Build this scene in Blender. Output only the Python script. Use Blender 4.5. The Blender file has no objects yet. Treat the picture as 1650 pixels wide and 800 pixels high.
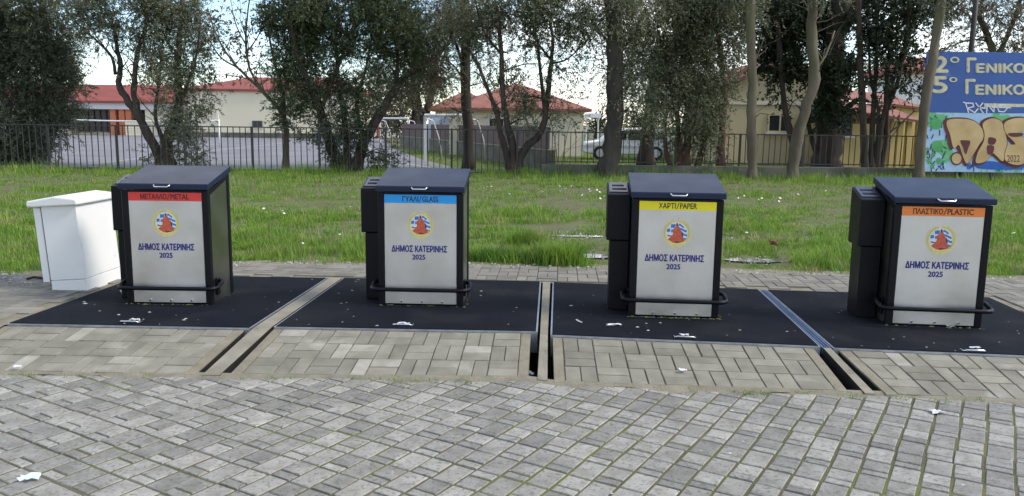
import bpy, bmesh, math, random
import numpy as np
from mathutils import Vector, Matrix
from mathutils.geometry import tessellate_polygon
random.seed(7); rng = np.random.default_rng(11)
sc = bpy.context.scene
C = sc.collection
# ------------------------------------------------------------------ camera
FPX, CXP, CYP, CH = 1300.0, 825.0, 400.0, 1.5
TILT, ROLL = math.radians(8.75), 0.0122
fw = np.array([0, math.cos(TILT), -math.sin(TILT)]); up0 = np.array([0, math.sin(TILT), math.cos(TILT)]); r0 = np.array([1., 0, 0])
RX = math.cos(ROLL) * r0 + math.sin(ROLL) * up0
UX = -math.sin(ROLL) * r0 + math.cos(ROLL) * up0
cam_d = bpy.data.cameras.new('camera'); cam = bpy.data.objects.new('camera', cam_d); C.objects.link(cam)
cam_d.sensor_width = 36; cam_d.lens = 36 * FPX / 1650; cam_d.clip_end = 3000; cam_d.clip_start = 0.05
cam.matrix_world = Matrix([[RX[0], UX[0], -fw[0], 0], [RX[1], UX[1], -fw[1], 0], [RX[2], UX[2], -fw[2], CH], [0, 0, 0, 1]])
sc.camera = cam
# ------------------------------------------------------------------ sky, sun, exposure
SUN_EL, SUN_AZ = math.radians(42), math.radians(98)      # azimuth clockwise from +Y (view direction)
w = bpy.data.worlds.new('World'); sc.world = w; w.use_nodes = True
nt = w.node_tree; nt.nodes.clear()
out = nt.nodes.new('ShaderNodeOutputWorld'); bg = nt.nodes.new('ShaderNodeBackground')
sky = nt.nodes.new('ShaderNodeTexSky'); sky.sky_type = 'NISHITA'; sky.sun_disc = False
sky.sun_elevation = SUN_EL; sky.sun_rotation = SUN_AZ; sky.air_density = 1.0; sky.dust_density = 0.15; sky.ozone_density = 2.5
tc = nt.nodes.new('ShaderNodeTexCoord'); mp = nt.nodes.new('ShaderNodeMapping'); mp.inputs['Scale'].default_value = (1, 1, 2.2); mp.inputs['Location'].default_value = (.35, 1.9, .6)
nz = nt.nodes.new('ShaderNodeTexNoise'); nz.inputs['Scale'].default_value = 2.3; nz.inputs['Detail'].default_value = 8; nz.inputs['Roughness'].default_value = .6
rp = nt.nodes.new('ShaderNodeValToRGB'); rp.color_ramp.elements[0].position = .46; rp.color_ramp.elements[1].position = .66
mx = nt.nodes.new('ShaderNodeMix'); mx.data_type = 'RGBA'
nt.links.new(tc.outputs['Generated'], mp.inputs['Vector']); nt.links.new(mp.outputs[0], nz.inputs['Vector']); nt.links.new(nz.outputs['Fac'], rp.inputs[0])
nt.links.new(rp.outputs[0], mx.inputs[0]); nt.links.new(sky.outputs[0], mx.inputs[6]); mx.inputs[7].default_value = (8.2, 7.85, 7.3, 1)
nt.links.new(mx.outputs[2], bg.inputs[0]); bg.inputs[1].default_value = 0.10
nt.links.new(bg.outputs[0], out.inputs[0])
sd = bpy.data.lights.new('sun', 'SUN'); sd.energy = 1.5; sd.angle = math.radians(18); sd.color = (1, .91, .78)
so = bpy.data.objects.new('sun', sd); C.objects.link(so)
sdir = Vector((math.sin(SUN_AZ) * math.cos(SUN_EL), math.cos(SUN_AZ) * math.cos(SUN_EL), math.sin(SUN_EL)))
so.rotation_euler = sdir.to_track_quat('Z', 'Y').to_euler(); so.location = (20, -10, 20)
sc.view_settings.view_transform = 'Standard'; sc.view_settings.look = 'None'; sc.view_settings.gamma = 1; sc.view_settings.exposure = 1.32
sc.view_settings.use_curve_mapping = False
sc.cycles.max_bounces = 6; sc.cycles.transparent_max_bounces = 6; sc.cycles.use_denoising = True

# ------------------------------------------------------------------ helpers
def ray(u, v): return fw + (u - CXP) / FPX * RX - (v - CYP) / FPX * UX
def at(u, v, Y):
    d = ray(u, v); return np.array([0, 0, CH]) + d * (Y / d[1])
def gnd(u, v, z=0.):
    d = ray(u, v); return np.array([0, 0, CH]) + d * ((z - CH) / d[2])
def proj(p):
    d = np.asarray(p, float) - np.array([0, 0, CH]); z = d @ fw
    return CXP + FPX * (d @ RX) / z, CYP - FPX * (d @ UX) / z, z

class MB:
    def __init__(s): s.v = []; s.f = []; s.m = []; s.s = []
    def add(s, vs, fs, m=0, smooth=False):
        o = len(s.v); s.v += [tuple(float(c) for c in p) for p in vs]
        for f in fs: s.f.append([o + i for i in f]); s.m.append(m); s.s.append(smooth)
        return s
    def box(s, lo, hi, bev=0, m=0, rot=None, seg=1):
        lo = np.array(lo, float); hi = np.array(hi, float); c = (lo + hi) / 2; d = hi - lo
        bm = bmesh.new(); bmesh.ops.create_cube(bm, size=1)
        bmesh.ops.scale(bm, vec=Vector(d), verts=bm.verts)
        if bev: bmesh.ops.bevel(bm, geom=bm.edges[:], offset=bev, segments=seg, affect='EDGES', profile=.5)
        M = rot.to_3x3() if rot else None
        vs = [((M @ p.co) if M else p.co) + Vector(c) for p in bm.verts]
        bm.verts.index_update(); fs = [[q.index for q in f.verts] for f in bm.faces]; bm.free()
        return s.add(vs, fs, m)
    def tube(s, path, rad, n=8, m=0, cap=True, smooth=True, jit=0):
        P = [np.array(p, float) for p in path]; k = len(P)
        if not hasattr(rad, '__len__'): rad = [rad] * k
        vs = []; prev = None
        for i in range(k):
            t = P[min(i + 1, k - 1)] - P[max(i - 1, 0)]; t /= (np.linalg.norm(t) + 1e-9)
            if prev is None:
                a = np.array([0, 0, 1.]) if abs(t[2]) < .9 else np.array([1., 0, 0])
                x = np.cross(a, t)
            else: x = prev - t * (prev @ t)
            x /= np.linalg.norm(x) + 1e-9; y = np.cross(t, x); prev = x
            for j in range(n):
                a = 2 * math.pi * j / n; r = rad[i] * (1 + (random.uniform(-jit, jit) if jit else 0))
                vs.append(P[i] + r * (math.cos(a) * x + math.sin(a) * y))
        fs = [[i * n + j, i * n + (j + 1) % n, (i + 1) * n + (j + 1) % n, (i + 1) * n + j] for i in range(k - 1) for j in range(n)]
        if cap: fs += [list(range(n))[::-1], [(k - 1) * n + j for j in range(n)]]
        return s.add(vs, fs, m, smooth)
    def prism(s, pts, off, m=0):
        pts = [np.array(p, float) for p in pts]; off = np.array(off, float); n = len(pts)
        vs = pts + [p + off for p in pts]
        return s.add(vs, [list(range(n))[::-1], list(range(n, 2 * n))] + [[i, (i + 1) % n, n + (i + 1) % n, n + i] for i in range(n)], m)
    def mesh(s, name, mats):
        me = bpy.data.meshes.new(name); me.from_pydata(s.v, [], s.f)
        for x in (mats if isinstance(mats, (list, tuple)) else [mats]): me.materials.append(x)
        me.polygons.foreach_set('material_index', s.m); me.polygons.foreach_set('use_smooth', s.s)
        bm = bmesh.new(); bm.from_mesh(me); bmesh.ops.recalc_face_normals(bm, faces=bm.faces); bm.to_mesh(me); bm.free()
        me.update(); return me
    def build(s, name, mats, parent=None, **k): return link(name, s.mesh(name, mats), parent, **k)

def link(name, me, parent=None, label=None, cat=None, group=None, kind=None):
    o = bpy.data.objects.new(name, me); C.objects.link(o)
    if parent: o.parent = parent
    return tag(o, label, cat, group, kind)
def tag(o, label=None, cat=None, group=None, kind=None):
    for k, v in (('label', label), ('category', cat), ('group', group), ('kind', kind)):
        if v: o[k] = v
    return o
def thing(name, label, cat, loc=(0, 0, 0), rz=0, group=None):
    o = link(name, None, None, label, cat, group); o.location = loc; o.rotation_euler = (0, 0, rz); return o
def raw_mesh(name, V, Fq, mat, smooth=False):
    """V (n,3), Fq (k,m) uniform polygons"""
    me = bpy.data.meshes.new(name); k, m = Fq.shape
    me.vertices.add(len(V)); me.vertices.foreach_set('co', np.asarray(V, np.float32).ravel())
    me.loops.add(k * m); me.loops.foreach_set('vertex_index', np.asarray(Fq, np.int32).ravel())
    me.polygons.add(k); me.polygons.foreach_set('loop_start', np.arange(k, dtype=np.int32) * m)
    me.polygons.foreach_set('loop_total', np.full(k, m, np.int32))
    if smooth: me.polygons.foreach_set('use_smooth', np.ones(k, bool))
    me.materials.append(mat); me.update(calc_edges=True); return me
def mesh_pos(me, M):                                   # bake a matrix into a mesh
    me.transform(M); return me

# ------------------------------------------------------------------ materials
def mat(name, col, rough=.6, metal=0., col2=None, scale=6., var=.25, bump=0., bscale=60., rnd=None, rvar=.3, spec=.5, stretch=None, trans=0., back=None, detail=5., rough2=None, third=None):
    """noise-varied principled; rnd: 'obj' or 'isl' random brightness per piece"""
    m = bpy.data.materials.new(name); m.use_nodes = True; n = m.node_tree; N = n.nodes; L = n.links
    b = N['Principled BSDF']; b.inputs['Roughness'].default_value = rough; b.inputs['Metallic'].default_value = metal
    b.inputs['Specular IOR Level'].default_value = spec
    t = N.new('ShaderNodeTexCoord'); vec = t.outputs['Object']
    if rnd == 'isl' or rnd == 'obj':
        g = N.new('ShaderNodeNewGeometry'); vec = g.outputs['Position']
    if stretch:
        q = N.new('ShaderNodeMapping'); q.inputs['Scale'].default_value = stretch; L.new(vec, q.inputs[0]); vec = q.outputs[0]
    z = N.new('ShaderNodeTexNoise'); z.inputs['Scale'].default_value = scale; z.inputs['Detail'].default_value = detail; L.new(vec, z.inputs['Vector'])
    mr = N.new('ShaderNodeMapRange'); mr.inputs[1].default_value = .3; mr.inputs[2].default_value = .7; L.new(z.outputs['Fac'], mr.inputs[0])
    c2 = col2 or tuple(c * (1 - var) for c in col)
    x = N.new('ShaderNodeMix'); x.data_type = 'RGBA'; x.inputs[6].default_value = (*c2, 1); x.inputs[7].default_value = (*col, 1); L.new(mr.outputs[0], x.inputs[0])
    cur = x.outputs[2]
    if third:                                            # (colour, scale, lo, hi): blotches with a shape of their own
        z3 = N.new('ShaderNodeTexNoise'); z3.inputs['Scale'].default_value = third[1]; z3.inputs['Detail'].default_value = 6; L.new(vec, z3.inputs['Vector'])
        m3 = N.new('ShaderNodeMapRange'); m3.inputs[1].default_value = third[2]; m3.inputs[2].default_value = third[3]; L.new(z3.outputs['Fac'], m3.inputs[0])
        x3 = N.new('ShaderNodeMix'); x3.data_type = 'RGBA'; L.new(m3.outputs[0], x3.inputs[0]); L.new(cur, x3.inputs[6]); x3.inputs[7].default_value = (*third[0], 1); cur = x3.outputs[2]
    if rnd:
        if rnd == 'obj': r = N.new('ShaderNodeObjectInfo').outputs['Random']
        else: r = g.outputs['Random Per Island']
        m2 = N.new('ShaderNodeMapRange'); m2.inputs[3].default_value = 1 - rvar; m2.inputs[4].default_value = 1 + rvar; L.new(r, m2.inputs[0])
        mu = N.new('ShaderNodeVectorMath'); mu.operation = 'SCALE'; L.new(cur, mu.inputs[0]); L.new(m2.outputs[0], mu.inputs[3]); cur = mu.outputs[0]
    if back:
        g2 = N.new('ShaderNodeNewGeometry'); xb = N.new('ShaderNodeMix'); xb.data_type = 'RGBA'; L.new(g2.outputs['Backfacing'], xb.inputs[0]); L.new(cur, xb.inputs[6]); xb.inputs[7].default_value = (*back, 1); cur = xb.outputs[2]
    L.new(cur, b.inputs['Base Color'])
    if rough2 is not None:
        m4 = N.new('ShaderNodeMapRange'); m4.inputs[1].default_value = .3; m4.inputs[2].default_value = .7; m4.inputs[3].default_value = rough; m4.inputs[4].default_value = rough2; L.new(z.outputs['Fac'], m4.inputs[0]); L.new(m4.outputs[0], b.inputs['Roughness'])
    if bump:
        zb = N.new('ShaderNodeTexNoise'); zb.inputs['Scale'].default_value = bscale; zb.inputs['Detail'].default_value = 6; L.new(vec, zb.inputs['Vector'])
        bn = N.new('ShaderNodeBump'); bn.inputs['Strength'].default_value = bump; bn.inputs['Distance'].default_value = .02; L.new(zb.outputs['Fac'], bn.inputs['Height']); L.new(bn.outputs[0], b.inputs['Normal'])
    if trans:
        tr = N.new('ShaderNodeBsdfTranslucent'); L.new(cur, tr.inputs[0]); ms = N.new('ShaderNodeMixShader'); ms.inputs[0].default_value = trans
        L.new(b.outputs[0], ms.inputs[1]); L.new(tr.outputs[0], ms.inputs[2]); L.new(ms.outputs[0], N['Material Output'].inputs[0])
    return m
M = {}
M['soil'] = mat('soil', (.11, .14, .04), .95, col2=(.10, .08, .05), scale=2.5, bump=.6, bscale=25)
M['asphalt'] = mat('yard_asphalt', (.21, .21, .23), .8, col2=(.15, .15, .17), scale=.35, bump=.2, bscale=30)
M['joint'] = mat('joint_moss', (.125, .115, .075), .95, col2=(.075, .08, .03), scale=5, bump=.5, third=((.125, .14, .028), 2.2, .48, .66))
pav = dict(rough=.6, col2=(.21, .20, .175), scale=9, bump=.4, bscale=140, rvar=.28, third=((.155, .147, .125), 55, .52, .66), rough2=.42)
M['paver_o'] = mat('paver_piece', (.335, .322, .292), rnd='obj', **pav)
M['paver_i'] = mat('paver_field', (.335, .322, .292), rnd='isl', **pav)
M['ramp_p'] = mat('ramp_paver', (.26, .245, .195), .75, col2=(.175, .165, .128), scale=7, bump=.35, bscale=120, rnd='obj', rvar=.15, third=((.36, .345, .30), 3.2, .62, .78))
M['ramp_pale'] = mat('ramp_paver_pale', (.38, .362, .31), .65, col2=(.25, .235, .185), scale=8, bump=.3, bscale=120)
M['gutter'] = mat('gutter_grime_shade', (.022, .020, .018), .6, col2=(.010, .010, .010), scale=7)  # grime, blackened further to paint in the shade of the deep gutters
M['steel_blue'] = mat('channel_steel', (.20, .29, .46), .38, .85, scale=9, var=.35)
M['path_p'] = mat('path_paver', (.225, .212, .175), .75, col2=(.155, .145, .12), scale=5, bump=.3, bscale=120, rnd='isl', rvar=.2)
M['mortar'] = mat('mortar', (.26, .235, .175), .9, col2=(.165, .148, .105), scale=9, bump=.5, bscale=80)
M['concrete'] = mat('concrete', (.29, .27, .21), .85, col2=(.19, .175, .135), scale=5, bump=.35, bscale=60, third=((.12, .11, .08), 9, .6, .8))
M['rubber'] = mat('rubber_deck', (.006, .0085, .0155), .85, col2=(.004, .0055, .0105), scale=4, bump=.5, bscale=260, spec=.13, third=((.020, .020, .024), 2.2, .5, .8))
M['steel_trim'] = mat('steel_trim', (.62, .66, .74), .35, .9, scale=12, var=.3)
M['chrome'] = mat('chrome', (.75, .76, .78), .22, 1.)
M['black'] = mat('black_powder_coat', (.004, .0045, .0075), .5, scale=5, var=.3, bump=.05, bscale=300, rough2=.4, spec=.2)
M['lid'] = mat('lid_coat', (.010, .018, .048), .42, scale=3, var=.2, bump=.05, bscale=300, spec=.26, rough2=.34)
M['plate'] = mat('plate_coat', (.02, .03, .07), .22, spec=.6)
M['slot'] = mat('slot_void', (.004, .004, .005), .9)
M['stainless'] = mat('stainless', (.66, .64, .62), .34, .88, col2=(.55, .53, .51), scale=3.2, bump=.05, bscale=14, rough2=.56, rnd='obj', rvar=.10, third=((.54, .52, .49), 4.5, .56, .85))
M['stainless_side'] = mat('stainless_side', (.30, .30, .265), .30, 1., col2=(.25, .25, .22), scale=2.5, rough2=.45)  # darker olive than the fronts: reflected grass and dark put into the colour
M['navy_print'] = mat('navy_print', (.03, .025, .22), .5)
M['dark_print'] = mat('dark_print', (.035, .018, .012), .5)
for k, c in (('red', (.75, .045, .04)), ('blue', (.01, .33, .80)), ('yellow', (.85, .72, .01)), ('orange', (.85, .23, .04))):
    M['strip_' + k] = mat('strip_' + k, c, .45, scale=3, var=.08)
M['e_yellow'] = mat('emblem_yellow', (.82, .72, .25), .5); M['e_white'] = mat('emblem_white', (.75, .76, .78), .5); M['e_blue'] = mat('emblem_blue', (.03, .20, .58), .5)
M['e_red'] = mat('emblem_red', (.62, .13, .06), .5, col2=(.42, .06, .03), scale=60); M['e_brown'] = mat('emblem_brown', (.10, .05, .03), .5)
M['cab'] = mat('cabinet_paint', (.76, .76, .75), .45, scale=3, var=.05, third=((.55, .53, .49), 6, .66, .85))
M['cable'] = mat('cable', (.02, .02, .02), .5)
M['fence'] = mat('fence_paint', (.035, .033, .032), .6, scale=6, var=.3)
M['plinth'] = mat('plinth', (.16, .155, .13), .9, col2=(.07, .075, .05), scale=2, bump=.4, bscale=30)
M['bark'] = mat('bark', (.085, .062, .048), .95, col2=(.030, .024, .020), scale=5, bump=1., bscale=9, stretch=(1, 1, .22))
M['bark_pale'] = mat('bark_pale', (.15, .122, .083), .9, col2=(.065, .055, .038), scale=3, bump=.6, bscale=8, stretch=(1, 1, .3), third=((.10, .11, .05), 2.4, .52, .7))
M['bark_red'] = mat('bark_red', (.17, .085, .055), .95, col2=(.07, .04, .03), scale=6, bump=1., bscale=10, stretch=(1, 1, .22))
M['bark_grey'] = mat('bark_grey', (.07, .058, .05), .95, col2=(.03, .025, .022), scale=5, bump=1., bscale=9, stretch=(1, 1, .22))
def leafm(n, c, back, rvar=.45, trans=.25): return mat(n, c, .55, rnd='isl', rvar=rvar, scale=1.3, var=.45, trans=trans, back=back, spec=.4)
M['leaf_olive'] = leafm('leaf_olive', (.125, .148, .066), (.20, .215, .145))
M['leaf_dark'] = leafm('leaf_dark', (.075, .112, .047), (.115, .14, .075))
M['leaf_cedar'] = leafm('leaf_cedar', (.10, .122, .07), (.13, .15, .10))
M['leaf_gum'] = leafm('leaf_gum', (.15, .138, .075), (.20, .18, .115))
M['leaf_brown'] = leafm('leaf_brown', (.20, .10, .055), (.24, .14, .08))
M['leaf_deep'] = leafm('leaf_deep', (.030, .050, .022), (.05, .07, .035))
M['grass'] = mat('grass_blade', (.24, .36, .045), .6, col2=(.12, .25, .03), scale=2.2, rnd='isl', rvar=.5, trans=.45, third=((.36, .33, .15), 1.7, .54, .70))
M['daisy'] = mat('daisy', (.8, .8, .78), .7)
M['red_roof'] = mat('red_roof', (.27, .065, .05), .75, col2=(.20, .05, .04), scale=.8, bump=.3, bscale=4)
M['tile_roof'] = mat('tile_roof', (.30, .12, .085), .8, col2=(.20, .08, .06), scale=1.5, bump=.5, bscale=5)
M['cream'] = mat('cream_wall', (.78, .71, .53), .85, scale=.3, var=.1, bump=.1, bscale=12)
M['yellow_w'] = mat('yellow_wall', (.66, .50, .21), .85, scale=.5, var=.15, bump=.1, bscale=12)
M['tan_w'] = mat('tan_wall', (.62, .52, .31), .85, scale=.5, var=.12, bump=.1, bscale=12)
M['white_w'] = mat('white_wall', (.72, .72, .73), .8, scale=.6, var=.1)
M['orange_w'] = mat('orange_column', (.62, .20, .10), .8, scale=1, var=.15)
M['dark_in'] = mat('dark_glazing', (.02, .02, .024), .25)
M['maroon'] = mat('maroon_sheet', (.075, .030, .035), .55, scale=1, var=.3)
M['white_metal'] = mat('white_metal', (.74, .75, .77), .5, var=.1)
M['graff_wall'] = mat('tagged_white', (.62, .67, .74), .8, scale=2.2, var=.12, third=((.08, .22, .42), 3.5, .56, .64), stretch=(2.2, 1, .35))
M['line'] = mat('court_line', (.55, .55, .55), .8, scale=1.5, var=.4)
M['glass'] = mat('car_glass', (.02, .025, .03), .08, spec=.8)
M['car_white'] = mat('car_white', (.75, .75, .76), .25, spec=.6)
M['tyre'] = mat('tyre', (.015, .015, .015), .8); M['tail'] = mat('tail_light', (.45, .02, .02), .3)
M['sign_blue'] = mat('sign_blue', (.035, .105, .36), .55, col2=(.03, .085, .30), scale=1.2, third=((.10, .19, .40), 2.5, .62, .8))
M['sign_cream'] = mat('sign_cream', (.68, .64, .44), .6, col2=(.50, .46, .30), scale=6, third=((.06, .13, .34), 5, .64, .72))
M['g_bg'] = mat('graffiti_ground', (.50, .64, .80), .7, col2=(.30, .48, .70), scale=2, third=((.14, .45, .20), 2.0, .52, .58))
M['g_maroon'] = mat('graffiti_maroon', (.13, .025, .03), .6, scale=3, var=.3); M['g_tan'] = mat('graffiti_tan', (.62, .45, .22), .6, col2=(.46, .30, .13), scale=1.8)
M['g_blue'] = mat('graffiti_blue', (.02, .12, .50), .6); M['g_green'] = mat('graffiti_green', (.09, .42, .14), .6, scale=3, var=.3); M['g_black'] = mat('graffiti_black', (.02, .02, .03), .6)
M['paper'] = mat('paper', (.72, .72, .74), .8); M['paper_blue'] = mat('paper_blue', (.45, .66, .80), .5, col2=(.75, .78, .8), scale=9); M['deadleaf'] = mat('dead_leaf', (.30, .12, .09), .8)
M['gravel'] = mat('gravel', (.40, .39, .37), .9, rnd='isl', rvar=.5)
M['puddle'] = mat('puddle', (.20, .20, .19), .05, spec=.9, third=((.45, .44, .42), 9, .5, .62))

# ------------------------------------------------------------------ ground and yard
PZ = -0.12                                              # level of the front paving
EDGE = [(-30, 7.1), (-9, 7.1), (-4.8, 7.65), (-3.6, 8.2), (-2.67, 8.45), (0, 8.5), (2.68, 8.24), (5.15, 8.05), (30, 7.9)]
def edge_y(x): return np.interp(x, [e[0] for e in EDGE], [e[1] for e in EDGE])
mb = MB()
xs = [-900, -60, -12, -3.55, 12, 60, 900]
rows = []
for x in xs:
    yb = 6.6 if x < -3.6 else 7.88
    rows.append([(x, -300, -.42), (x, yb, -.42), (x, yb + .02, -.035), (x, 12, -.02), (x, 40, -.01), (x, 1500, -.01)])
vs = [p for r in rows for p in r]; n = 6
mb.add(vs, [[i * n + j, (i + 1) * n + j, (i + 1) * n + j + 1, i * n + j + 1] for i in range(len(xs) - 1) for j in range(n - 1)])
mb.build('ground', M['soil'], kind='structure')
mb = MB(); mb.add([(-70, 24.4, .012), (-1.2, 25.2, .012), (-2.1, 27.8, .012), (-3.72, 33.1, .012), (-7.45, 49, .012), (-12, 76, .012), (-70, 76, .012)], [list(range(7))])
yard = mb.build('school_yard', M['asphalt'], kind='structure')
mb = MB()
def gline(a, b, wd):
    a = np.array([*a, .016]); b = np.array([*b, .016]); d = b - a; d /= np.linalg.norm(d); q = np.array([-d[1], d[0], 0]) * wd / 2
    mb.add([a - q, b - q, b + q, a + q], [[0, 1, 2, 3]])
gline((-4.6, 31), (-2.5, 26.6), .10); gline((-9.5, 52), (-4.6, 31), .10); gline((-30, 31), (-4.6, 31), .10); gline((-30, 44), (-7.6, 44), .1); gline((-14, 26), (-16, 60), .1); gline((-24, 26), (-27, 60), .1)
mb.build('court_line', M['line'], yard)

# ------------------------------------------------------------------ hatch platforms, ramps, strips
PL = {1: [(-3.72, 5.79), (-1.91, 5.745), (-1.79, 7.70), (-3.60, 7.73)], 2: [(-1.75, 5.79), (.195, 5.745), (.285, 7.65), (-1.635, 7.71)],
      3: [(.285, 5.655), (2.15, 5.435), (2.31, 7.395), (.395, 7.62)], 4: [(2.225, 5.40), (4.12, 5.19), (4.33, 7.16), (2.375, 7.385)]}
RB = {1: [(-3.62, 4.975), (-2.02, 4.96)], 2: [(-1.80, 4.965), (.115, 4.985)], 3: [(.275, 4.89), (2.085, 4.78)], 4: [(2.30, 4.735), (4.0, 4.58)]}
RIM = {1: [(-3.72, 5.77), (-1.95, 5.735)], 2: [(-1.745, 5.775), (.145, 5.735)], 3: [(.30, 5.64), (2.10, 5.43)], 4: [(2.255, 5.385), (4.12, 5.18)]}
names = {1: 'red metal', 2: 'blue glass', 3: 'yellow paper', 4: 'orange plastic'}
HU = {1: (207, 522), 2: (648, 527), 3: (1104, 547), 4: (1572, 569)}
def lerp2(q, s, t):
    q = [np.array(p, float) for p in q]; return (q[0] * (1 - s) + q[1] * s) * (1 - t) + (q[3] * (1 - s) + q[2] * s) * t
for k, q in PL.items():
    t = thing('hatch_platform', 'black rubber-topped square hatch under the %s bin' % names[k], 'platform', group='underground container hatches')
    Q = [np.array([*p, 0.]) for p in q]; c = sum(Q) / 4
    ins = [c + (p - c) * .987 for p in Q]
    mb = MB(); mb.prism([p + [0, 0, -.05] for p in ins], (0, 0, .053)); mb.build('deck', M['rubber'], t)
    for i in range(4):
        a, b = Q[i], Q[(i + 1) % 4]; ia, ib = ins[i], ins[(i + 1) % 4]
        mb = MB(); mb.prism([a + [0, 0, -.16], b + [0, 0, -.16], ib + [0, 0, -.16], ia + [0, 0, -.16]], (0, 0, .158)); mb.build('edge_trim', M['steel_trim'], t)
    h = gnd(*HU[k]); d = Q[1] - Q[0]; d /= np.linalg.norm(d); fr = np.array([d[1], -d[0], 0])
    g = h * [1, 1, 0] + np.array([0, 0, .006]) - fr * .015
    mb = MB(); mb.tube([g - d * .075 - fr * .045, g - d * .07, g - d * .055 + fr * .012 + [0, 0, .012], g + d * .055 + fr * .012 + [0, 0, .012], g + d * .07, g + d * .075 - fr * .045], .0065, 6)
    mb.box(g - fr * .03 - [.05, .012, .006], g - fr * .03 + [.05, .012, .002]); mb.build('handle', M['chrome'], t)

def paver_mesh(mb, P, h=.05, ch=.006, m=0):
    """P: polygon (top outline, 3D, CCW); chamfered stone"""
    P = [np.array(p, float) for p in P]; n = len(P); c = sum(P) / n
    nrm = np.cross(P[1] - P[0], P[2] - P[1]); nrm /= np.linalg.norm(nrm) + 1e-9
    if nrm[2] < 0: nrm = -nrm
    def inset(p, d):
        v = p - c; L = np.linalg.norm(v); return p - v / L * d * 1.3
    top = [inset(p, ch) for p in P]; mid = [p - nrm * ch for p in P]; bot = [p - nrm * h for p in P]
    mb.add(top + mid + bot, [list(range(n))] + [[i, n + i, n + (i + 1) % n, (i + 1) % n] for i in range(n)] + [[n + i, 2 * n + i, 2 * n + (i + 1) % n, n + (i + 1) % n] for i in range(n)], m)

for k in (1, 2, 3, 4):
    (a, b) = RB[k]; (cL, cR) = RIM[k]
    q = [np.array([*a, PZ + .012]), np.array([*b, PZ + .012]), np.array([*cR, -.012]), np.array([*cL, -.012])]
    if k == 1: q[0] = q[0] + [-.10, 0, 0]
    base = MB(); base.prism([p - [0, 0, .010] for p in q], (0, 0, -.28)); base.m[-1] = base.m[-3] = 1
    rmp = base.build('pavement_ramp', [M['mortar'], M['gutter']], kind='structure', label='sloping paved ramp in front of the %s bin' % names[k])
    W = np.linalg.norm(q[1] - q[0]); nc = int(round((W - .14) / .2)); nr = 3
    s0, s1 = .072 / W, 1 - .072 / W; t0, t1 = .03, .995
    def cell(sa, ta, sb, tb):
        j = lambda: random.uniform(-.0012, .0012)
        P = [lerp2(q, sa + j(), ta + j()), lerp2(q, sb + j(), ta + j()), lerp2(q, sb + j(), tb + j()), lerp2(q, sa + j(), tb + j())]
        dz = random.uniform(-.002, .003)
        m = MB(); paver_mesh(m, [p + [0, 0, dz] for p in P], ch=.004); m.build('paver', M['ramp_pale' if random.random() < .06 else 'ramp_p'], rmp)
    gx = .0035 / W; gt = .0045
    for i in range(nc):
        for j in range(nr):
            sa = s0 + (s1 - s0) * i / nc; sb = s0 + (s1 - s0) * (i + 1) / nc; ta = t0 + (t1 - t0) * j / nr; tb = t0 + (t1 - t0) * (j + 1) / nr
            if (i + j + k) % 2:
                sm = (sa + sb) / 2; cell(sa + gx, ta + gt, sm - gx, tb - gt); cell(sm + gx, ta + gt, sb - gx, tb - gt)
            else:
                tm = (ta + tb) / 2; cell(sa + gx, ta + gt, sb - gx, tm - gt); cell(sa + gx, tm + gt, sb - gx, tb - gt)
    for s_a, s_b in ((.001, s0 - gx), (s1 + gx, .999)):
        m = MB(); paver_mesh(m, [lerp2(q, s_a, .01), lerp2(q, s_b, .01), lerp2(q, s_b, .995), lerp2(q, s_a, .995)], ch=.005); m.build('kerb', M['mortar'], rmp)
def strip(p, label, steel=False):                        # dividing strip: level part + sloping part, grimy gutter sides with the shade painted in
    (fl, fr_, br, bl, rl, rr) = p; m = MB()
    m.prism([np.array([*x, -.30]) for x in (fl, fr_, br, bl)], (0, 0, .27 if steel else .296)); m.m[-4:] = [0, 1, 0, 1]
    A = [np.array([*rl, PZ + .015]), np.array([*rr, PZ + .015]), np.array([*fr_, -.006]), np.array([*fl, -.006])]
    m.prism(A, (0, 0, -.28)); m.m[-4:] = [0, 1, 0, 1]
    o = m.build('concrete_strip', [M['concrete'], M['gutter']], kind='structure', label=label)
    if steel:
        for f0, f1 in ((-.10, .16), (.40, .60), (.84, 1.10)):
            g = lambda a, b, f: np.array([*(np.array(a) * (1 - f) + np.array(b) * f), -.05])
            c = MB(); c.prism([g(fl, fr_, f0), g(fl, fr_, f1), g(bl, br, f1), g(bl, br, f0)], (0, 0, .046)); c.build('steel_channel', M['steel_blue'], o)
strip([(-1.893, 5.742), (-1.768, 5.79), (-1.652, 7.72), (-1.776, 7.72), (-1.965, 4.96), (-1.855, 4.96)], 'concrete strip between the metal and glass hatches')
strip([(.213, 5.72), (.268, 5.70), (.375, 7.66), (.303, 7.66), (.172, 4.95), (.235, 4.93)], 'concrete strip between the glass and paper hatches')
strip([(2.163, 5.425), (2.213, 5.415), (2.362, 7.40), (2.322, 7.40), (2.175, 4.76), (2.235, 4.75)], 'narrow strip of blue-grey steel channels between the paper and plastic hatches', True)

# front paving: three stone sizes in slanting courses
CA = math.radians(31.0); e1 = np.array([math.sin(CA), math.cos(CA)]); e2 = np.array([math.cos(CA), -math.sin(CA)])
FOOT = [(-14, 5.02), (-3.7, 4.975), (.11, 4.975), (.28, 4.885), (2.2, 4.765), (4.0, 4.58), (14, 3.6)]
def foot_y(x): return np.interp(x, [f[0] for f in FOOT], [f[1] for f in FOOT]) - .012 + .010 * np.sin(np.asarray(x) * 4.1) + .006 * np.sin(np.asarray(x) * 11.3)
mb = MB(); fx = [f[0] for f in FOOT]
mb.add([(x, -8, PZ - .0062) for x in fx] + [(x, foot_y(x) + .06, PZ - .0058) for x in fx], [[i, i + 1, len(fx) + i + 1, len(fx) + i] for i in range(len(fx) - 1)])
plaza = mb.build('plaza_paving', M['joint'], kind='structure')
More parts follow.
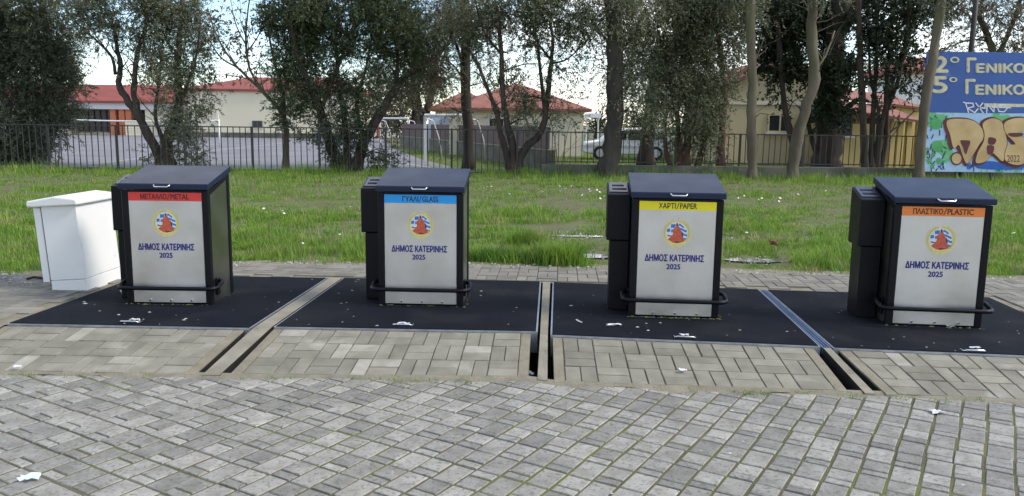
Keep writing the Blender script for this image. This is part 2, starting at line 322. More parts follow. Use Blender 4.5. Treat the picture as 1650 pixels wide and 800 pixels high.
# crumbled mortar bead along the foot of the ramps
mb = MB(); N = 150; top = []
for i in range(N + 1):
    x = -5.2 + 10.2 * i / N; y = foot_y(x); w1 = random.uniform(.0, .06) + .02 * math.sin(x * 7); h = random.uniform(.0, .008)
    top.append([(x, y + .05, PZ + .016), (x, y - w1 * .2, PZ + h), (x, y - w1, PZ - .0065)])
vs = [p for r in top for p in r]
mb.add(vs, [[i * 3 + j, i * 3 + 3 + j, i * 3 + 4 + j, i * 3 + 1 + j] for i in range(N) for j in range(2)], 0, True)
mb.build('mortar_bead', M['mortar'], plaza)
CW, JT = .129, .0125
SZ = [.183, .122, .064]
def clip_foot(P):
    """keep the part of polygon with y <= foot line"""
    outp = []; n = len(P); f = [foot_y(p[0]) - p[1] for p in P]
    for i in range(n):
        a, b = P[i], P[(i + 1) % n]; fa, fb = f[i], f[(i + 1) % n]
        if fa >= 0: outp.append(a)
        if (fa >= 0) != (fb >= 0): outp.append(a + (b - a) * fa / (fa - fb))
    return outp
pieces = []
BL = SZ[0] + .006
for c in range(-75, 60):
  for bnd in range(-48, 48):
    parts = [(0., BL)] if (c + bnd) % 2 else ([(0., SZ[2]), (SZ[2], BL)] if random.random() < .93 else [(0., SZ[1]), (SZ[1], BL)])
    for (p0, p1) in parts:
        L = p1 - p0; s_ = bnd * BL + p0 + .004 * math.sin(c * 1.7); cs = c * CW + .003 * math.sin(bnd * 1.3)
        cen = e1 * (s_ + L / 2) + e2 * cs
        lim = foot_y(cen[0])
        if -1.0 < cen[1] < lim + .12 and -7 < cen[0] < 7:
            a = random.gauss(0, .009); hl, hw = (L - JT) / 2, (CW - JT) / 2 - random.uniform(0, .002)
            u1 = e1 * math.cos(a) + e2 * math.sin(a); u2 = e2 * math.cos(a) - e1 * math.sin(a); cc = cen + rng.normal(0, .0017, 2)
            P = [cc - u1 * hl - u2 * hw, cc - u1 * hl + u2 * hw, cc + u1 * hl + u2 * hw, cc + u1 * hl - u2 * hw]
            cut = max(foot_y(p[0]) - p[1] for p in P) > 0 and min(foot_y(p[0]) - p[1] for p in P) < 0
            if cut: P = clip_foot(P)
            elif cen[1] > lim: P = []
            if len(P) >= 3:
                area = .5 * abs(sum(P[i_][0] * P[(i_ + 1) % len(P)][1] - P[(i_ + 1) % len(P)][0] * P[i_][1] for i_ in range(len(P))))
                if area > .0012: pieces.append((cc, P, L))
vis = []
for idx, (cc, P, L) in enumerate(pieces):
    u, v, z = proj([cc[0], cc[1], PZ])
    if z > .5 and -10 < u < 1660 and 590 < v < 805: vis.append((L * CW / z ** 3, idx))
vis.sort(reverse=True); chosen = {i for _, i in vis[:300]}
field = MB()
for idx, (cc, P, L) in enumerate(pieces):
    tx, ty = random.gauss(0, .005), random.gauss(0, .005); dz = random.uniform(-.0012, .0012) + .0022 * math.sin(cc[0] * 3.1 + 1.3 * cc[1]) * math.sin(cc[1] * 4.3)
    P3 = [np.array([p[0], p[1], PZ + dz + (p - cc) @ np.array([tx, ty])]) for p in P]
    if idx in chosen:
        m = MB(); paver_mesh(m, P3, .03, .004); m.build('paver', M['paver_o'], plaza)
    else: paver_mesh(field, P3, .03, .004)
field.build('paver_field', M['paver_i'], plaza, kind='stuff')
print('pavers', len(pieces), len(vis))

# path behind the hatches and to their left
mb = MB(); ex = np.linspace(-12, 12, 40)
for i in range(39):
    x0, x1 = ex[i], ex[i + 1]
    y0 = 5.0 if x1 < -3.7 else 7.0
    mb.add([(x0, y0, -.014), (x1, y0, -.014), (x1, edge_y(x1) + .25, -.014), (x0, edge_y(x0) + .25, -.014)], [[0, 1, 2, 3]])
# keep the sheet off the hatches: back strip only
mb = MB()
bk = [(-12, 5.82), (-3.74, 5.80), (-3.735, 5.81), (-3.615, 7.745), (-1.65, 7.725), (.30, 7.665), (.40, 7.64), (2.32, 7.41), (2.38, 7.40), (4.345, 7.175), (4.14, 5.18), (12, 4.3)]
tops = [(x, edge_y(x) + .3) for x in (-12, -9, -4.8, -3.7, -2.67, 0, 2.68, 5.15, 12)]
poly = [(*p, -.014) for p in bk] + [(*p, -.014) for p in tops[::-1]]
tri = tessellate_polygon([[Vector(p) for p in poly]])
mb.add(poly, [list(t) for t in tri])
mb.add([(-12, 5.815, -.014), (-3.742, 5.795, -.014), (-3.74, 4.97, PZ + .004), (-12, 5.0, PZ + .004)], [[0, 1, 2, 3]])
mb.add([(4.142, 5.176, -.014), (12, 4.297, -.014), (12, 3.74, PZ + .004), (4.015, 4.57, PZ + .004)], [[0, 1, 2, 3]])
path = mb.build('footpath', M['mortar'], kind='structure')
mb = MB(); PA = math.radians(-3.3); ca, sa_ = math.cos(PA), math.sin(PA)
def inpoly(x, y, pg):
    r = False; j = len(pg) - 1
    for i in range(len(pg)):
        if (pg[i][1] > y) != (pg[j][1] > y) and x < (pg[j][0] - pg[i][0]) * (y - pg[i][1]) / (pg[j][1] - pg[i][1]) + pg[i][0]: r = not r
        j = i
    return r
PG = bk + tops[::-1]
for i in range(-60, 60):
    for j in range(-5, 26):
        uu, vv = i * .2, 4.9 + j * .2
        halves = [((0, 0), (.2, .1)), ((0, .1), (.2, .2))] if (i + j) % 2 else [((0, 0), (.1, .2)), ((.1, 0), (.2, .2))]
        for (a0, b0), (a1, b1) in halves:
            P = []
            for (du, dv) in ((a0 + .003, b0 + .003), (a1 - .003, b0 + .003), (a1 - .003, b1 - .003), (a0 + .003, b1 - .003)):
                x, y = uu + du, vv + dv; P.append((x * ca - y * sa_ , x * sa_ + y * ca))
            if all(inpoly(p[0], p[1] , PG) and p[1] < edge_y(p[0]) + .06 for p in P):
                cx_ = sum(p[0] for p in P) / 4
                if cx_ < -4.5 and random.random() < .12: continue
                dz = random.uniform(-.004, .002)
                paver_mesh(mb, [np.array([p[0], p[1], dz]) for p in P], .03, .004)
mb.build('paver_field', M['path_p'], path, kind='stuff')

# ------------------------------------------------------------------ printed text
def text_arrays(s, bold=0.):
    """outline of built-in lettering, each closed contour filled on its own (glyph contours may overlap)"""
    cu = bpy.data.curves.new('t', 'FONT'); cu.body = s; cu.size = 1; cu.resolution_u = 3; cu.fill_mode = 'NONE'
    o = bpy.data.objects.new('t', cu); C.objects.link(o); dg = bpy.context.evaluated_depsgraph_get()
    me = o.evaluated_get(dg).to_mesh(); co = [np.array(v.co[:2]) for v in me.vertices]; nb = {}
    for e in me.edges:
        i, j = e.vertices; nb.setdefault(i, []).append(j); nb.setdefault(j, []).append(i)
    o.evaluated_get(dg).to_mesh_clear(); bpy.data.objects.remove(o); bpy.data.curves.remove(cu)
    seen = set(); loops = []
    for i in sorted(nb):
        if i in seen: continue
        lp = [i]; seen.add(i); cur = i
        while True:
            nx = [q for q in sorted(nb[cur], key=lambda q: abs(q - cur)) if q not in seen]
            if not nx: break
            cur = nx[0]; seen.add(cur); lp.append(cur)
        if len(lp) > 2: loops.append([co[q] for q in lp])
    area = lambda L: .5 * sum(L[i - 1][0] * L[i][1] - L[i][0] * L[i - 1][1] for i in range(len(L)))
    def inside(p, L):
        r = False; j = len(L) - 1
        for i in range(len(L)):
            if (L[i][1] > p[1]) != (L[j][1] > p[1]) and p[0] < (L[j][0] - L[i][0]) * (p[1] - L[i][1]) / (L[j][1] - L[i][1]) + L[i][0]: r = not r
            j = i
        return r
    ar = [area(L) for L in loops]; hole_of = {}
    for i, L in enumerate(loops):
        for j, Q in enumerate(loops):
            if i != j and ar[i] * ar[j] < 0 and abs(ar[i]) < abs(ar[j]) and all(inside(p, Q) for p in L[::3]): hole_of[i] = j
    outer = [j for j in range(len(loops)) if j not in hole_of]
    V = []; F = []
    for k, j in enumerate(outer):
        L = loops[j]; hs = [loops[i] for i in hole_of if hole_of[i] == j]; pts = [p for Q in [L] + hs for p in Q]; o_ = len(V)
        tri = tessellate_polygon([[Vector((p[0], p[1], 0)) for p in Q] for Q in [L] + hs])
        V += [(p[0], p[1], .00006 * (k % 4)) for p in pts]; F += [[o_ + q for q in t_] for t_ in tri]
    V = np.array(V); lo, hi = V[:, :2].min(0), V[:, :2].max(0); V[:, :2] = (V[:, :2] - lo) / (hi - lo); n = len(V)
    # heavier strokes: shifted copies, each a hair in front of the last
    asp = len(s) * .62; sh = [(0, 0)] if not bold else [(-bold / asp, 0), (bold / asp, 0), (0, bold), (0, -bold), (0, 0)]
    W = np.concatenate([np.column_stack([V[:, 0] + a, V[:, 1] + b, V[:, 2] + .0003 * i]) for i, (a, b) in enumerate(sh)])
    return W, [[q + n * i for q in f] for i in range(len(sh)) for f in F]
# ------------------------------------------------------------------ the four bins
BW, BD, HF, HB = .70, .50, .935, 1.045
def emblem(parent, y, zc):
    R = .102; m = MB()
    def P(x, z, d): return (x, y - d, zc + z)
    def disc(r, d, mi, n=28): m.add([P(r * math.cos(2 * math.pi * i / n), r * math.sin(2 * math.pi * i / n), d) for i in range(n)], [list(range(n))], mi)
    disc(R * .84, .0004, 1)
    for i in range(30):                                   # wreath of yellow leaves
        a = math.radians(-75 + i * 330 / 29 - 15) + math.pi / 2 * 0 - math.pi / 2 + math.radians(90 - 0)
        a = math.radians(105 + i * 330 / 29)
        cx_, cz_ = R * .93 * math.cos(a), R * .93 * math.sin(a)
        for sgn in (-1, 1):
            b = a + math.pi / 2 + sgn * .6; L = R * .27; wd = R * .075
            dx, dz = math.cos(b), math.sin(b)
            m.add([P(cx_ - dx * L * .3, cz_ - dz * L * .3, .0008), P(cx_ + dz * wd + dx * L * .3, cz_ - dx * wd + dz * L * .3, .0008), P(cx_ + dx * L, cz_ + dz * L, .0008), P(cx_ - dz * wd + dx * L * .3, cz_ + dx * wd + dz * L * .3, .0008)], [[0, 1, 2, 3]], 0)
    0 and m.add([P(R * .86 * math.cos(math.radians(a)), R * .86 * math.sin(math.radians(a)), .0007) for a in range(0, 360, 12)] + [P(R * 1.0 * math.cos(math.radians(a)), R * 1.0 * math.sin(math.radians(a)), .0007) for a in range(0, 360, 12)], [[i, (i + 1) % 30, 30 + (i + 1) % 30, 30 + i] for i in range(30)], 0)
    for i, zz in enumerate((.62, .30, -.02, -.32)):       # wavy flag stripes
        x0, x1 = (.12, math.sqrt(max(.05, .80 ** 2 - zz ** 2)))
        up, lo = [], []
        for k in range(7):
            x = x0 + (x1 - x0) * k / 6; wv = .05 * math.sin(k * .9) - .12 * (k / 6)
            up.append(P(R * x, R * (zz + wv + .085), .0008)); lo.append(P(R * x, R * (zz + wv - .075), .0008))
        m.add(up + lo, [[k, k + 1, 8 + k, 7 + k] for k in range(6)], 2)
    for (x0, z0, x1, z1) in ((-.45, .38, -.12, .66), (-.74, .06, -.50, .30), (-.42, .04, -.15, .26)):
        m.add([P(R * x0, R * z0, .0008), P(R * x1, R * (z0 + .03), .0008), P(R * x1, R * (z1 + .03), .0008), P(R * x0, R * z1, .0008)], [[0, 1, 2, 3]], 2)
    fig = [(-.05, .80), (.06, .74), (.10, .55), (.22, .40), (.30, .15), (.42, -.10), (.40, -.30), (.55, -.45), (.62, -.62), (.35, -.72), (.05, -.80), (-.25, -.76), (-.45, -.64), (-.66, -.50), (-.52, -.36), (-.34, -.25), (-.26, .0), (-.36, .15), (-.24, .34), (-.10, .44), (-.08, .58)]
    m.add([P(R * a, R * b, .0013) for a, b in fig], [list(range(len(fig)))], 3)
    for pg in ([(.30, .22), (.46, .02), (.50, -.26), (.38, -.30), (.36, -.02)], [(-.70, -.14), (-.40, -.22), (-.30, -.16), (-.36, -.28), (-.66, -.26)], [(-.06, .56), (.08, .56), (.06, .72), (-.04, .70)], [(-.1, -.60), (.25, -.66), (.5, -.68), (.2, -.74), (-.1, -.72)]):
        m.add([P(R * a, R * b, .0018) for a, b in pg], [list(range(len(pg)))], 4)
    m.add([P(R * a, R * b, .0008) for a, b in ((-.55, -.98), (-.2, -1.06), (0, -1.0), (.2, -1.06), (.55, -.98), (.2, -1.13), (0, -1.08), (-.2, -1.13))], [list(range(8))], 0)
    return m.build('emblem', [M['e_yellow'], M['e_white'], M['e_blue'], M['e_red'], M['e_brown']], parent)
def print_text(parent, s, xc, zc, wd, ht, y, mt, bold=.02):
    V, F = text_arrays(s, bold)
    P = np.stack([xc + (V[:, 0] - .5) * wd, y - V[:, 2], zc + (V[:, 1] - .5) * ht], 1)
    m = MB(); m.add(P, F); return m.build('lettering', M[mt], parent)
def make_bin(loc, yaw, colour, text, twd, label, tmat):
    t = thing('recycling_bin', label, 'recycling bin', (*loc, .004), yaw, 'recycling bins on hatches')
    # local: x right, y back, front face at y = 0
    for sx in (-1, 1):
        x0, x1 = sorted((sx * BW / 2, sx * (BW / 2 - .052)))
        m = MB(); m.box((x0, 0, 0), (x1, .05, HF), .005); m.build('post', M['black'], t)
        m = MB(); m.box((x0, BD - .05, 0), (x1, BD, HB), .005); m.build('post', M['black'], t)
        xs_ = sx * (BW / 2 - .010)
        m = MB(); q = [(xs_, .048, .0), (xs_, BD - .048, .0), (xs_, BD - .048, HB - .01), (xs_, .048, HF)]
        m.prism(q, (-sx * .02, 0, 0)); m.build('side_panel', M['stainless_side'], t)
        m = MB(); xr = sx * (BW / 2 - .003); m.prism([(xr, .05, HF - .04), (xr, BD - .05, HB - .045), (xr, BD - .05, HB - .004), (xr, .05, HF - .002)], (-sx * .03, 0, 0)); m.build('side_rail', M['black'], t)
    m = MB(); m.box((-BW / 2 + .052, BD - .03, 0), (BW / 2 - .052, BD - .008, HB)); m.build('back_panel', M['black'], t)
    m = MB(); m.box((-BW / 2 + .052, .004, HF - .016), (BW / 2 - .052, .05, HF)); m.build('top_rail', M['black'], t)
    px = BW / 2 - .052
    m = MB(); m.box((-px + .0015, .006, .012), (px - .0015, .03, HF - .0175), .002); fp = m.build('front_panel', M['stainless'], t)
    m = MB(); m.box((-px + .003, .0045, .848), (px - .003, .0062, .917)); m.build('colour_strip', M['strip_' + colour], fp)
    ga, la = text.split('/'); sw = .026; cw_ = (twd - sw) / (len(ga) + len(la) + .0); w1_, w2_ = cw_ * len(ga), cw_ * len(la); xs0 = -twd / 2
    print_text(fp, ga, xs0 + w1_ / 2 - .002, .8835, w1_ - .004, .042, .0035, tmat, .022)
    print_text(fp, la, xs0 + w1_ + sw + w2_ / 2 + .002, .8835, w2_ - .004, .042, .0035, tmat, .022)
    xm_ = xs0 + w1_ + sw / 2; m = MB(); m.add([(xm_ - .012, .0034, .857), (xm_ - .006, .0034, .857), (xm_ + .012, .0034, .909), (xm_ + .006, .0034, .909)], [[0, 1, 2, 3]]); m.build('lettering', M[tmat], fp)
    emblem(fp, .0052, .672)
    print_text(fp, 'ΔΗΜΟΣ ΚΑΤΕΡΙΝΗΣ', -.01, .474, .455, .052, .005, 'navy_print', .055)
    print_text(fp, '2025', -.015, .405, .105, .040, .005, 'navy_print', .055)
    for i in range(3):
        m = MB(); bx_ = -.16 + .17 * i; m.tube([(bx_, .006, .03), (bx_, -.006, .03)], .009, 6, smooth=False); m.build('bolt', M['chrome'], fp)
    # lid: sloping slab with folded front lip
    sl = (HB - HF) / BD; x = BW / 2 + .012
    m = MB(); y0, y1 = -.025, BD + .012; z0 = HF + .004
    pr = [(y0, z0 + .002), (y1, z0 + sl * (y1 - y0)), (y1, z0 + sl * (y1 - y0) + .05), (y0 + .006, z0 + .050), (y0, z0 + .044)]
    m.prism([(-x, a, b) for a, b in pr], (2 * x, 0, 0)); lid = m.build('lid', M['lid'], t)
    md = lid.modifiers.new('b', 'BEVEL'); md.width = .006; md.segments = 2
    m = MB(); zc = z0 + .038
    m.tube([(-.065, y0 + .004, zc), (-.062, y0 - .020, zc + .002), (-.052, y0 - .034, zc - .010), (.052, y0 - .034, zc - .010), (.062, y0 - .020, zc + .002), (.065, y0 + .004, zc)], .0062, 8); m.build('handle', M['chrome'], lid)
    # side chute on the left
    xl = -BW / 2
    m = MB(); ya, yb = .205, BD - .02; zt0, zt1 = .945, 1.025
    def wedge(xa, xb, z0_, za, zb): m.prism([(xa, ya, z0_), (xa, yb, z0_), (xa, yb, zb), (xa, ya, za)], (xb - xa, 0, 0))
    wedge(xl - .185, xl - .002, .575, zt0, zt1); ch = m.build('side_chute', M['black'], t); md = ch.modifiers.new('b', 'BEVEL'); md.width = .007; md.segments = 2
    m = MB(); m.box((xl - .155, ya + .012, 0), (xl - .002, yb - .01, .574), .006); m.build('chute_base', M['black'], t)
    k = (zt1 - zt0) / (yb - ya); m = MB()
    m.prism([(xl - .170, ya + .05, zt0 + k * .05 + .001), (xl - .020, ya + .05, zt0 + k * .05 + .001), (xl - .020, yb - .015, zt1 - k * .015 + .001), (xl - .170, yb - .015, zt1 - k * .015 + .001)], (0, 0, .005)); m.build('top_plate', M['plate'], ch)
    for (ys, ye, xa, xb) in ((.09, .125, .04, .03), (.17, .20, .04, .05)):
        m = MB(); m.prism([(xl - .185 + xa, ya + ys, zt0 + k * ys + .0065), (xl - xb, ya + ys, zt0 + k * ys + .0065), (xl - xb, ya + ye, zt0 + k * ye + .0065), (xl - .185 + xa, ya + ye, zt0 + k * ye + .0065)], (0, 0, .0012)); m.build('slot', M['slot'], ch)
    # foot bar
    m = MB(); zb = .145; X = BW / 2 + .052; yf = -.075; pth = [(BW / 2 + .006, .135, zb + .03), (X - .01, .12, zb + .03), (X, .09, zb + .026), (X, .0, zb + .006)]
    for a in range(0, 91, 18): pth.append((X - .07 + .07 * math.cos(math.radians(a)), yf + .07 - .07 * math.sin(math.radians(a)), zb))
    full = pth + [(-p[0], p[1], p[2]) for p in pth[::-1]]
    m.tube(full, .0165, 10); fb = m.build('foot_bar', M['black'], t)
    for sx in (-1, 1):
        m = MB(); x0, x1 = sorted((sx * (BW / 2 - .006), sx * (BW / 2 + .012))); m.box((x0, .10, .06), (x1, .155, .20), .004); m.build('bracket', M['black'], fb)
    return t
make_bin((-2.80, 6.47), math.radians(-.3), 'red', 'ΜΕΤΑΛΛΟ/METAL', .39, 'black recycling bin with red metal strip, nearest the white cabinet', 'dark_print')
make_bin((-.75, 6.53), math.radians(-2.4), 'blue', 'ΓΥΑΛΙ/GLASS', .29, 'black recycling bin with blue glass strip on its steel front', 'dark_print')
make_bin((1.28, 6.22), math.radians(-4.6), 'yellow', 'ΧΑΡΤΙ/PAPER', .29, 'black recycling bin with yellow paper strip on its steel front', 'dark_print')
make_bin((3.235, 6.03), math.radians(-6.5), 'orange', 'ΠΛΑΣΤΙΚΟ/PLASTIC', .43, 'black recycling bin with orange plastic strip, rightmost of the row', 'dark_print')

# ------------------------------------------------------------------ utility cabinet
t = thing('utility_cabinet', 'leaning white metal utility cabinet with domed cap beside the metal bin', 'cabinet', (-3.75, 6.98, -.012), math.radians(-1))
t.rotation_euler = (0, math.radians(-3.6), math.radians(-1.0))
CWD, CDP, CHT = .31, .62, .77
m = MB(); m.box((-CWD, 0, .115), (0, CDP, CHT), .006, seg=2); m.build('body', M['cab'], t)
m = MB(); m.box((-CWD, .001, -.03), (.002, CDP, .112), .004); m.build('plinth', M['cab'], t)
m = MB(); m.box((-CWD - .075, .01, .10), (-CWD - .014, CDP, CHT - .01), .004); m.build('door', M['cab'], t)
m = MB(); m.box((-CWD - .016, .02, .06), (-CWD + .002, CDP - .02, CHT - .02)); m.build('door_gap_shade', M['slot'], t)  # black slab filling the door gap, painted as the shade in it
m = MB()
pr = [(-CWD - .10, 0.), (.035, 0.), (.035, .045), (.02, .055), (-CWD / 2, .085), (-CWD - .085, .055), (-CWD - .10, .045)]
m.prism([(a, -.045, CHT + .001 + b) for a, b in pr], (0, CDP + .085, 0)); cp = m.build('cap', M['cab'], t); md = cp.modifiers.new('b', 'BEVEL'); md.width = .014; md.segments = 3
m = MB(); p = [gnd(44, 452), gnd(55, 449), gnd(70, 450.5), gnd(84, 451)]
m.tube([q + [0, 0, .014] for q in p], .012, 6); m.build('power_cable', M['cable'], label='short black cable lying on the path beside the white cabinet', cat='cable')

# ------------------------------------------------------------------ fences
def fence_y(x): return 24.35 + .045 * x
def fence(x0, x1, z0, z1, label, skip=()):
    t = thing('metal_fence', label, 'fence', (0, 0, 0), 0, 'school fence')
    P = lambda x, z: (x, fence_y(x), z)
    for z in (z0 + .06, z1):
        m = MB(); m.box(np.array([x0, -.018, z - .016]), np.array([x1, .018, z + .016]))
        for i, v in enumerate(m.v): m.v[i] = (v[0], v[1] + fence_y(v[0]), v[2])
        m.build('rail', M['fence'], t)
    pm = MB(); pm.box((-.03, -.03, z0 - .12), (.03, .03, z1 + .02)); pme = pm.mesh('post', M['fence'])
    bmx = MB(); bmx.box((-.0115, -.009, z0 + .02), (.0115, .009, z1 - .017)); bme = bmx.mesh('bar', M['fence'])
    x = x0; i = 0
    while x < x1:
        o = link('post' if i % 11 == 0 else 'bar', pme if i % 11 == 0 else bme, t); o.location = P(x, 0)
        if i % 11: o.rotation_euler = (0, random.gauss(0, .008), 0)
        x += .178; i += 1
    return t
fence(-17.5, .9, -.02, 1.31, 'dark metal bar fence standing in the grass before the school yard')
fence(1.0, 12.45, .33, 1.27, 'dark metal bar fence on a low concrete wall before the yellow houses')
m = MB(); m.box((.85, -.12, -.1), (18, .12, .31), .015)
for i, v in enumerate(m.v): m.v[i] = (v[0], v[1] + fence_y(v[0]), v[2])
m.build('low_wall', M['plinth'], label='low grey concrete wall carrying the right-hand fence', cat='wall')
m = MB(); m.tube([gnd(104, 275) + [0, -.35, 0], at(98, 215, fence_y(-13.4) - .05)], .022, 6); m.build('fence_brace', M['fence'], label='slanted dark brace leaning on the fence beside the leftmost tree', cat='brace')

# ------------------------------------------------------------------ sign board
SY = 24.0
sg = thing('school_sign', 'blue school sign board with cream lettering above a painted graffiti panel', 'sign', (0, 0, 0))
def zp(x, y): return 1480 + x / 3.635, 70 + y / 3.635
def sp(x, y, d=0.): return at(*zp(x, y), SY) * [1, 0, 1] + [0, SY - d, 0]
XL, XR = sp(52, 50)[0], sp(760, 50)[0]; ZB, ZM, ZT = sp(60, 752)[2], sp(60, 405)[2], sp(60, 48)[2]
m = MB(); m.box((XL, SY, ZM), (XR, SY + .06, ZT), .004); m.build('blue_panel', M['sign_blue'], sg)
m = MB(); m.box((XL - .02, SY + .003, ZB), (XR, SY + .06, ZM - .002), .004); gp = m.build('graffiti_panel', M['g_bg'], sg)
for x in np.linspace(XL + .2, XR - .2, 4):
    m = MB(); m.box((x - .04, SY + .062, -.05), (x + .04, SY + .14, ZT - .05)); m.build('post', M['fence'], sg)
def sign_text(s, x0, y0, x1, y1, mt='sign_cream', bold=.045, par=sg, d=.004):
    V, F = text_arrays(s, bold); m = MB()
    m.add([sp(x0 + (x1 - x0) * a, y1 + (y0 - y1) * b, d + c * 6) for a, b, c in V], F); m.build('lettering', M[mt], par)
sign_text('2', 92, 78, 170, 170); sign_text('o', 185, 80, 238, 115, bold=.02); sign_text('Γ', 285, 88, 336, 168, bold=.05); sign_text('ΕΝΙΚΟ', 340, 120, 622, 172, bold=.06)
sign_text('5', 84, 197, 165, 290); sign_text('o', 180, 199, 226, 228, bold=.02); sign_text('Γ', 277, 213, 330, 294, bold=.05); sign_text('ΕΝΙΚΟ', 336, 245, 620, 300, bold=.06)
m = MB(); m.add([sp(385, 352, .004), sp(760, 358, .004), sp(760, 374, .004), sp(385, 374, .004)], [[0, 1, 2, 3]]); m.build('painted_line', M['sign_cream'], sg)
def stroke(mbx, pts, wd, d, m=0):
    Q = [np.array(p, float) for p in pts]
    for a, b in zip(Q[:-1], Q[1:]):
        dr = (b - a) / (np.linalg.norm(b - a) + 1e-9); n_ = np.array([-dr[1], dr[0]]) * wd / 2; e = dr * wd * .3
        mbx.add([sp(*(a - n_ - e), d), sp(*(b - n_ + e), d), sp(*(b + n_ + e), d), sp(*(a + n_ - e), d)], [[0, 1, 2, 3]], m); d += .0006
m = MB()
for s in ([(292, 405), (275, 350), (318, 352), (322, 372), (285, 380), (330, 408)], [(335, 350), (378, 408)], [(376, 350), (330, 405)], [(352, 378), (392, 380)], [(398, 408), (402, 356), (440, 402), (446, 352)], [(462, 378), (480, 360), (508, 362), (518, 382), (500, 402), (470, 400), (462, 378)], [(262, 345), (278, 352)], [(430, 375), (540, 378)]): stroke(m, s, 7, .007)
m.build('tag', M['e_white'], sg)
def blob(pts, mt, d, name='graffiti_letter'):
    # closed smooth outline
    P = [np.array(p, float) for p in pts]; n = len(P); o = []
    for i in range(n):
        p0, p1, p2, p3 = P[i - 1], P[i], P[(i + 1) % n], P[(i + 2) % n]
        for t_ in (0, .25, .5, .75): o.append(.5 * (2 * p1 + (p2 - p0) * t_ + (2 * p0 - 5 * p1 + 4 * p2 - p3) * t_ ** 2 + (3 * p1 - p0 - 3 * p2 + p3) * t_ ** 3))
    V = [sp(*p, d) for p in o]; tri = tessellate_polygon([[Vector((v[0], v[2], 0)) for v in V]])
    m = MB(); m.add(V, [list(t_) for t_ in tri]); return m.build(name, M[mt], gp)
def grow(pts, k):
    P = np.array(pts, float); c = P.mean(0); return [p + (p - c) / (np.linalg.norm(p - c) + 1e-9) * k for p in P]
r2 = random.Random(3)
for i in range(34):
    x, y = r2.uniform(45, 175), r2.uniform(420, 735); s = [(x, y), (x + r2.uniform(-25, 25), y + r2.uniform(10, 45))]; m = MB(); stroke(m, s, 6, .003 + i * .00005); m.build('paint_stroke', M[r2.choice(['g_blue', 'g_black', 'g_black'])], gp)
for i in range(40):
    x = r2.uniform(280, 620); y = r2.uniform(690, 720); m = MB(); stroke(m, [(x, y), (x + r2.uniform(-14, 14), y + r2.uniform(10, 36))], 7, .0035 + i * .00005); m.build('paint_stroke', M[r2.choice(['g_blue', 'g_blue', 'g_black'])], gp)

for (x, y, r) in ((102, 472, 34), (110, 602, 33), (85, 655, 14), (120, 690, 18), (62, 690, 14), (80, 720, 12), (52, 620, 10), (150, 690, 10)):
    blob([(x + r * math.cos(a) * r2.uniform(.85, 1.1), y + r * 1.05 * math.sin(a) * r2.uniform(.85, 1.1)) for a in np.linspace(0, 2 * math.pi, 9)[:-1]], 'g_green', .006, 'paint_spot')
blob([(330, 700), (420, 690), (520, 705), (600, 700), (610, 735), (500, 742), (400, 738), (340, 730)], 'g_blue', .0055, 'paint_spot')
Dp = [(165, 455), (260, 443), (330, 460), (372, 505), (378, 555), (350, 600), (318, 655), (283, 705), (258, 660), (235, 595), (205, 615), (185, 540)]
Ap = [(375, 470), (430, 440), (485, 462), (510, 540), (515, 605), (495, 690), (455, 660), (430, 645), (395, 690), (335, 700), (345, 640), (378, 580), (385, 530)]
Sp = [(500, 470), (560, 440), (640, 445), (650, 500), (600, 520), (570, 530), (630, 565), (650, 640), (620, 700), (565, 712), (505, 682), (518, 600), (565, 590), (512, 530)]
for P_, c_ in ((Dp, 'D'), (Ap, 'A'), (Sp, 'S')):
    blob(grow([(x - 10, y + 4) for x, y in P_], 13), 'g_maroon', .009)
for i, P_ in enumerate((Dp, Ap, Sp)):
    blob(grow(P_, 4), 'g_maroon', .012 + .004 * i); blob(P_, 'g_tan', .014 + .004 * i)
blob([(243, 572), (270, 568), (302, 574), (290, 615), (274, 652), (258, 610)], 'g_maroon', .0165); blob([(410, 552), (452, 560), (442, 592), (408, 590)], 'g_maroon', .0205)
blob([(400, 600), (440, 604), (432, 645), (404, 650)], 'g_maroon', .0205); blob([(520, 532), (545, 525), (610, 528), (600, 545), (545, 548)], 'g_maroon', .0245)
for r, mt, d in ((36, 'g_maroon', .012), (28, 'g_tan', .0135)): blob([(222 + r * math.cos(a), 676 + r * 1.1 * math.sin(a)) for a in np.linspace(0, 2 * math.pi, 11)[:-1]], mt, d)
sign_text('2022', 516, 655, 590, 695, 'g_maroon', .0, gp, .026)

